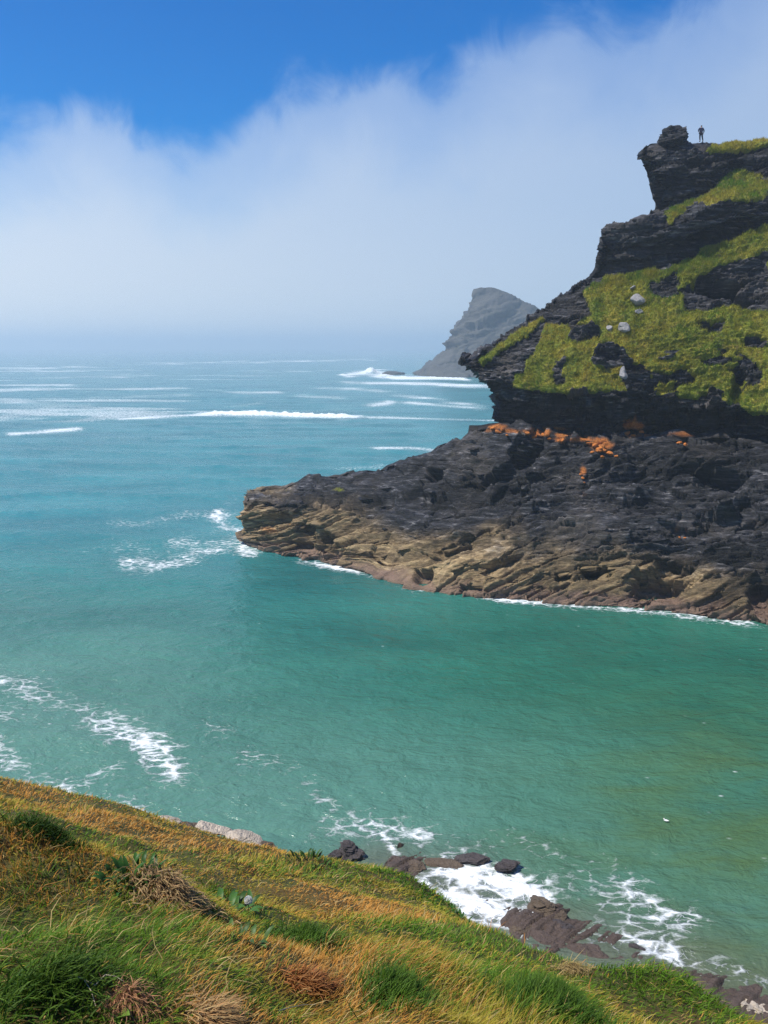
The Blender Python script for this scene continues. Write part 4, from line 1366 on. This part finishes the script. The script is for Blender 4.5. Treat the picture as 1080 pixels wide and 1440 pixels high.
# shore rocks at the foot of the slope, awash
def shore_rock(px0, py0, size, seed, label, mat, rz=0.0, z=0.0, ry=0.0):
    p = at_z(px0, py0, max(z, 0.1))
    o = obj('shore_rock', rough_rock('shore_rock', size, seed, 5 if size[0] > 1.3 else 4, 0.75, angular=1.2, boxy=0.8, rug=0.2), mat, label=label, cat='rock')
    o.location = (p[0], p[1], z)
    o.rotation_euler = (0, ry, rz)
    return o


M_DARKROCK = rock_material('wet_dark_rock', base=(0.075, 0.062, 0.062), tanamt=0.2)
M_PURP = rock_material('purple_wet_rock', base=(0.105, 0.075, 0.062), tanamt=0.3)
for (x, y, sz, seed, lab, mt, rz, z) in [
    (492, 1198, (.85, .7, .7), 301, 'dark rock standing in water just beyond the grass edge', M_DARKROCK, 17, .15),
    (470, 1202, (.5, .4, .35), 314, 'small dark rock left of the one beyond the grass edge', M_DARKROCK, 60, .05),
    (622, 1212, (1.3, .55, .28), 302, 'flat brown ledge awash behind the white surf', M_SHORE, -8, -.02),
    (665, 1207, (1.1, .5, .34), 315, 'dark middle piece of the ledge behind the surf', M_DARKROCK, -10, 0),
    (712, 1217, (.85, .5, .42), 303, 'dark right end of the ledge behind the surf', M_DARKROCK, -15, .02),
    (585, 1216, (.8, .5, .22), 312, 'low brown rock at the left end of the surf', M_SHORE, -10, -.02),
    (762, 1275, (.9, .6, .5), 304, 'brown jagged rock right of the white surf', M_SHORE, -30, .1),
    (785, 1287, (.7, .5, .36), 316, 'lower brown rock joined to the jagged one by the surf', M_SHORE, -25, .02),
    (795, 1300, (.6, .4, .32), 305, 'dark wet rock below the brown jagged rock', M_DARKROCK, -25, 0),
    (735, 1306, (.7, .5, .3), 317, 'wet brown rock at the right foot of the surf', M_SHORE, 10, .02),
    (775, 1322, (1.0, .6, .26), 306, 'purple brown wet slab at the foot of the slope', M_PURP, -30, .0),
    (830, 1335, (1.1, .55, .28), 307, 'long reddish wet rock shelf along the shore', M_PURP, -33, .02),
    (880, 1352, (1.0, .5, .26), 318, 'middle reddish rock of the wet shelf along the shore', M_PURP, -30, .0),
    (935, 1366, (1.2, .45, .24), 308, 'reddish shelf end sloping into the green water', M_PURP, -35, .0),
    (895, 1330, (.55, .3, .2), 309, 'small dark rock breaking the foam off the shelf', M_DARKROCK, -20, .0),
    (985, 1390, (.8, .5, .3), 319, 'dark rock between the reddish shelf and the corner', M_DARKROCK, -30, .02),
    (1020, 1412, (.8, .5, .34), 311, 'dark wet rock left of the pale corner rock', M_DARKROCK, -30, .05),
    (1062, 1420, (.7, .5, .36), 310, 'pale yellowish rock in the bottom right corner', M_LICHEN, -20, .1),
]:
    shore_rock(x, y, (sz[0] * 0.9, sz[1] * 0.9, sz[2] * 0.65), seed, lab, mt, R(rz), z)

# the wave-washed shelf they sit on
C0 = cr_resample(np.array([at_z(a, b) for a, b in SHELF_PX]), 260)
tg = np.gradient(C0, axis=0)
tg /= np.linalg.norm(tg, axis=1, keepdims=True)
nv = np.stack([-tg[:, 1], tg[:, 0], 0 * tg[:, 0]], -1)
nv *= np.sign(nv[:, 1:2])                 # seaward (away from the camera)
wv_ = np.linspace(-7, 4.5, 120)
S_ = C0[:, None, :] + nv[:, None, :] * wv_[None, :, None]
S_[..., 2] = 0.16 - 0.055 * wv_[None, :] - 0.035 * np.clip(wv_, 0, 9)[None, :] ** 2
spx, spy = project(S_)
S_[..., 2] -= 0.09 + 0.42 * np.exp(-((spx - 668) / 62) ** 2)
S_[..., 2] += 0.50 * fbm(S_, 0.42, 4, 2301) + 0.10 * fbm(S_, 1.9, 3, 2311) + 0.35 * strata(S_ + np.array([0, 0, 3]) + 0.9 * S_[..., :1] * np.array([0, 0, 1]), (0.1, 0.55), 2321, [(1.3, 4, .5, .35), (.5, 2, .3, .4), (.22, 1, .12, .4)])
meS = mesh_from('shore_shelf', S_, grid_faces(*S_.shape[:2]))
obj('shore_shelf', meS, M_PURP, kind='structure')

# something small and white afloat on the cove: a gull sitting on the water
def gull(px0, py0):
    p = at_z(px0, py0)
    root = obj('gull', None, label='tiny white bird afloat on the green water', cat='bird', loc=(p[0], p[1], 0.05))
    me = bpy.data.meshes.new('body')
    bm = bmesh.new()
    bmesh.ops.create_uvsphere(bm, u_segments=14, v_segments=10, radius=1)
    for v in bm.verts:
        x, y, z = v.co
        tpr = 1 - 0.45 * max(0, -x)
        v.co = (x * 0.23, y * 0.10 * tpr, z * 0.085 * tpr + 0.03 * (x * x) * (1 if x < 0 else 0.4))
    h = bmesh.ops.create_uvsphere(bm, u_segments=10, v_segments=8, radius=0.052)
    bmesh.ops.translate(bm, verts=h['verts'], vec=(0.20, 0, 0.12))
    bm.to_mesh(me); bm.free()
    obj('body', me, plain('white_feathers', (0.85, 0.85, 0.83)), root)
    bm = bmesh.new()
    bmesh.ops.create_cone(bm, segments=6, radius1=0.014, radius2=0.003, depth=0.06)
    me = bpy.data.meshes.new('bill'); bm.to_mesh(me); bm.free()
    b = obj('bill', me, plain('bill_yellow', (0.6, 0.4, 0.05)), root)
    b.location = (0.275, 0, 0.115); b.rotation_euler = (0, R(95), 0)
    root.rotation_euler = (0, 0, R(155))
    root.scale = (.62, .62, .62)


gull(937, 1155)


# ------------------------------------------------------------------ PERSON on the crag
def skin_mesh(name, verts, edges, radii, root=0, sub=2):
    me = bpy.data.meshes.new(name)
    me.from_pydata(verts, edges, [])
    o = bpy.data.objects.new(name, me)
    COL.objects.link(o)
    md = o.modifiers.new('skin', 'SKIN')
    md.use_smooth_shade = True
    for sv, r_ in zip(me.skin_vertices[0].data, radii):
        sv.radius = (r_, r_) if not isinstance(r_, tuple) else r_
    me.skin_vertices[0].data[root].use_root = True
    s_ = o.modifiers.new('sub', 'SUBSURF'); s_.levels = sub; s_.render_levels = sub
    dg = bpy.context.evaluated_depsgraph_get()
    m2 = bpy.data.meshes.new_from_object(o.evaluated_get(dg))
    bpy.data.objects.remove(o)
    m2.name = name
    return m2


def build_person(loc):
    root = obj('person', None, label='tiny person in dark jacket standing on the crag against the sky', cat='person', loc=loc)
    m_skin = plain('skin', (0.42, 0.26, 0.19), 0.6, 0.1)
    m_jack = plain('navy_jacket', (0.018, 0.022, 0.055), 0.8, 0.3)
    m_trou = plain('dark_trousers', (0.02, 0.022, 0.03), 0.85, 0.3)
    m_hair = plain('dark_hair', (0.02, 0.015, 0.012), 0.7, 0.3)
    m_boot = plain('brown_boots', (0.05, 0.03, 0.02), 0.7, 0.3)
    # pelvis, waist, chest, neck, head(2), hips/knees/ankles/toes, shoulders/elbows/wrists
    v = [(0, 0, .93), (0, 0, 1.12), (0, .01, 1.36), (0, 0, 1.50), (0, -.015, 1.60), (0, -.015, 1.70),
         (-.11, 0, .90), (-.20, -.02, .50), (-.30, 0, .09), (-.31, -.15, .045),
         (.10, 0, .90), (.09, -.04, .50), (.06, 0, .09), (.07, -.15, .045),
         (-.19, 0, 1.42), (-.33, .05, 1.18), (-.34, -.06, .97),
         (.19, 0, 1.42), (.37, .04, 1.22), (.24, -.09, 1.05)]
    e = [(0, 1), (1, 2), (2, 3), (3, 4), (4, 5), (0, 6), (6, 7), (7, 8), (8, 9), (0, 10), (10, 11), (11, 12), (12, 13), (2, 14), (14, 15), (15, 16), (2, 17), (17, 18), (18, 19)]
    r = [.15, .14, .15, .06, .085, .075, .095, .06, .042, .04, .095, .06, .042, .04, .065, .045, .032, .065, .045, .032]
    obj('body', skin_mesh('body', v, e, r), m_skin, root)
    # jacket
    jv = [(0, 0, .90), (0, 0, 1.12), (0, .01, 1.37), (0, 0, 1.50), (-.20, 0, 1.42), (-.335, .05, 1.18), (-.345, -.05, .99), (.20, 0, 1.42), (.375, .04, 1.22), (.26, -.08, 1.07)]
    je = [(0, 1), (1, 2), (2, 3), (2, 4), (4, 5), (5, 6), (2, 7), (7, 8), (8, 9)]
    jr = [.20, .185, .19, .085, .095, .07, .05, .095, .07, .05]
    obj('jacket', skin_mesh('jacket', jv, je, jr), m_jack, root)
    tv = [(0, 0, .95), (-.11, 0, .86), (-.20, -.02, .50), (-.295, 0, .11), (.10, 0, .86), (.09, -.04, .50), (.062, 0, .11)]
    te = [(0, 1), (1, 2), (2, 3), (0, 4), (4, 5), (5, 6)]
    obj('trousers', skin_mesh('trousers', tv, te, [.16, .12, .085, .065, .12, .085, .065]), m_trou, root)
    for sx, bxp in ((-1, -.30), (1, .06)):
        obj('boot', skin_mesh('boot', [(bxp, .05, .05), (bxp, -.02, .06), (bxp - .005, -.17, .04)], [(0, 1), (1, 2)], [.055, .06, .045]), m_boot, root)
    obj('hair', skin_mesh('hair', [(0, .03, 1.58), (0, .02, 1.68), (0, -.02, 1.735)], [(0, 1), (1, 2)], [.06, .088, .07]), m_hair, root)
    # face: nose and ears
    obj('nose', skin_mesh('nose', [(0, -.10, 1.645), (0, -.118, 1.62)], [(0, 1)], [.014, .018], sub=1), m_skin, root)
    for sx in (-1, 1):
        obj('ear', skin_mesh('ear', [(sx * .088, 0, 1.655), (sx * .09, 0, 1.615)], [(0, 1)], [.018, .014], sub=1), m_skin, root)
        # hand: palm and five fingers
        wx, wy, wz = ((-.34, -.06, .97) if sx < 0 else (.24, -.09, 1.05))
        dv = (0.0, -.02, -.09) if sx < 0 else (-.07, -.02, -.06)
        hv, he, hr = [(wx, wy, wz), (wx + dv[0], wy + dv[1], wz + dv[2])], [(0, 1)], [.03, .036]
        for f in range(4):
            i0 = len(hv)
            oy = (-.03 + .02 * f)
            hv += [(wx + dv[0] * 1.5, wy + dv[1] * 1.5 + oy, wz + dv[2] * 1.5), (wx + dv[0] * 1.9 - sx * .015, wy + dv[1] * 1.9 + oy, wz + dv[2] * (1.95 - .1 * abs(f - 1.4)))]
            he += [(1, i0), (i0, i0 + 1)]
            hr += [.0095, .008]
        i0 = len(hv)
        hv += [(wx + dv[0] * .9, wy + dv[1] - .05, wz + dv[2] * .9), (wx + dv[0] * 1.3, wy + dv[1] - .065, wz + dv[2] * 1.3)]
        he += [(0, i0), (i0, i0 + 1)]
        hr += [.012, .009]
        obj('hand', skin_mesh('hand', hv, he, hr, sub=1), m_skin, root)
    root.rotation_euler = (0, 0, R(190))
    return root


loc, _ = surf_at(PB, nB, 985, 201, 460)
cand = PB[:, :].reshape(-1, 3)
tgt = at_y(985, 199.5, 106.3)
near_ = cand[(np.abs(cand[:, 0] - tgt[0]) < 0.5) & (np.abs(cand[:, 1] - tgt[1]) < 1.0)]
zt = near_[:, 2].max() if len(near_) else tgt[2]
per = build_person((tgt[0], tgt[1], zt - 0.03))
per.scale = (1.05,) * 3

# ------------------------------------------------------------------ HAZE
bm = bmesh.new()
bmesh.ops.create_cube(bm, size=1)
for v in bm.verts:
    v.co = (v.co.x * 19000, v.co.y * 19000, -5.0 + (v.co.z + 0.5) * 100.0)
me = bpy.data.meshes.new('haze'); bm.to_mesh(me); bm.free()
m = bpy.data.materials.new('sea_mist')
m.use_nodes = True
t = NT(m.node_tree)
vol = t.n('ShaderNodeVolumePrincipled', {'Color': (0.78, 0.86, 0.94), 'Density': 0.0005, 'Anisotropy': 0.35})
t.n('ShaderNodeOutputMaterial', {'Volume': vol.outputs[0]})
obj('haze', me, m, kind='stuff')
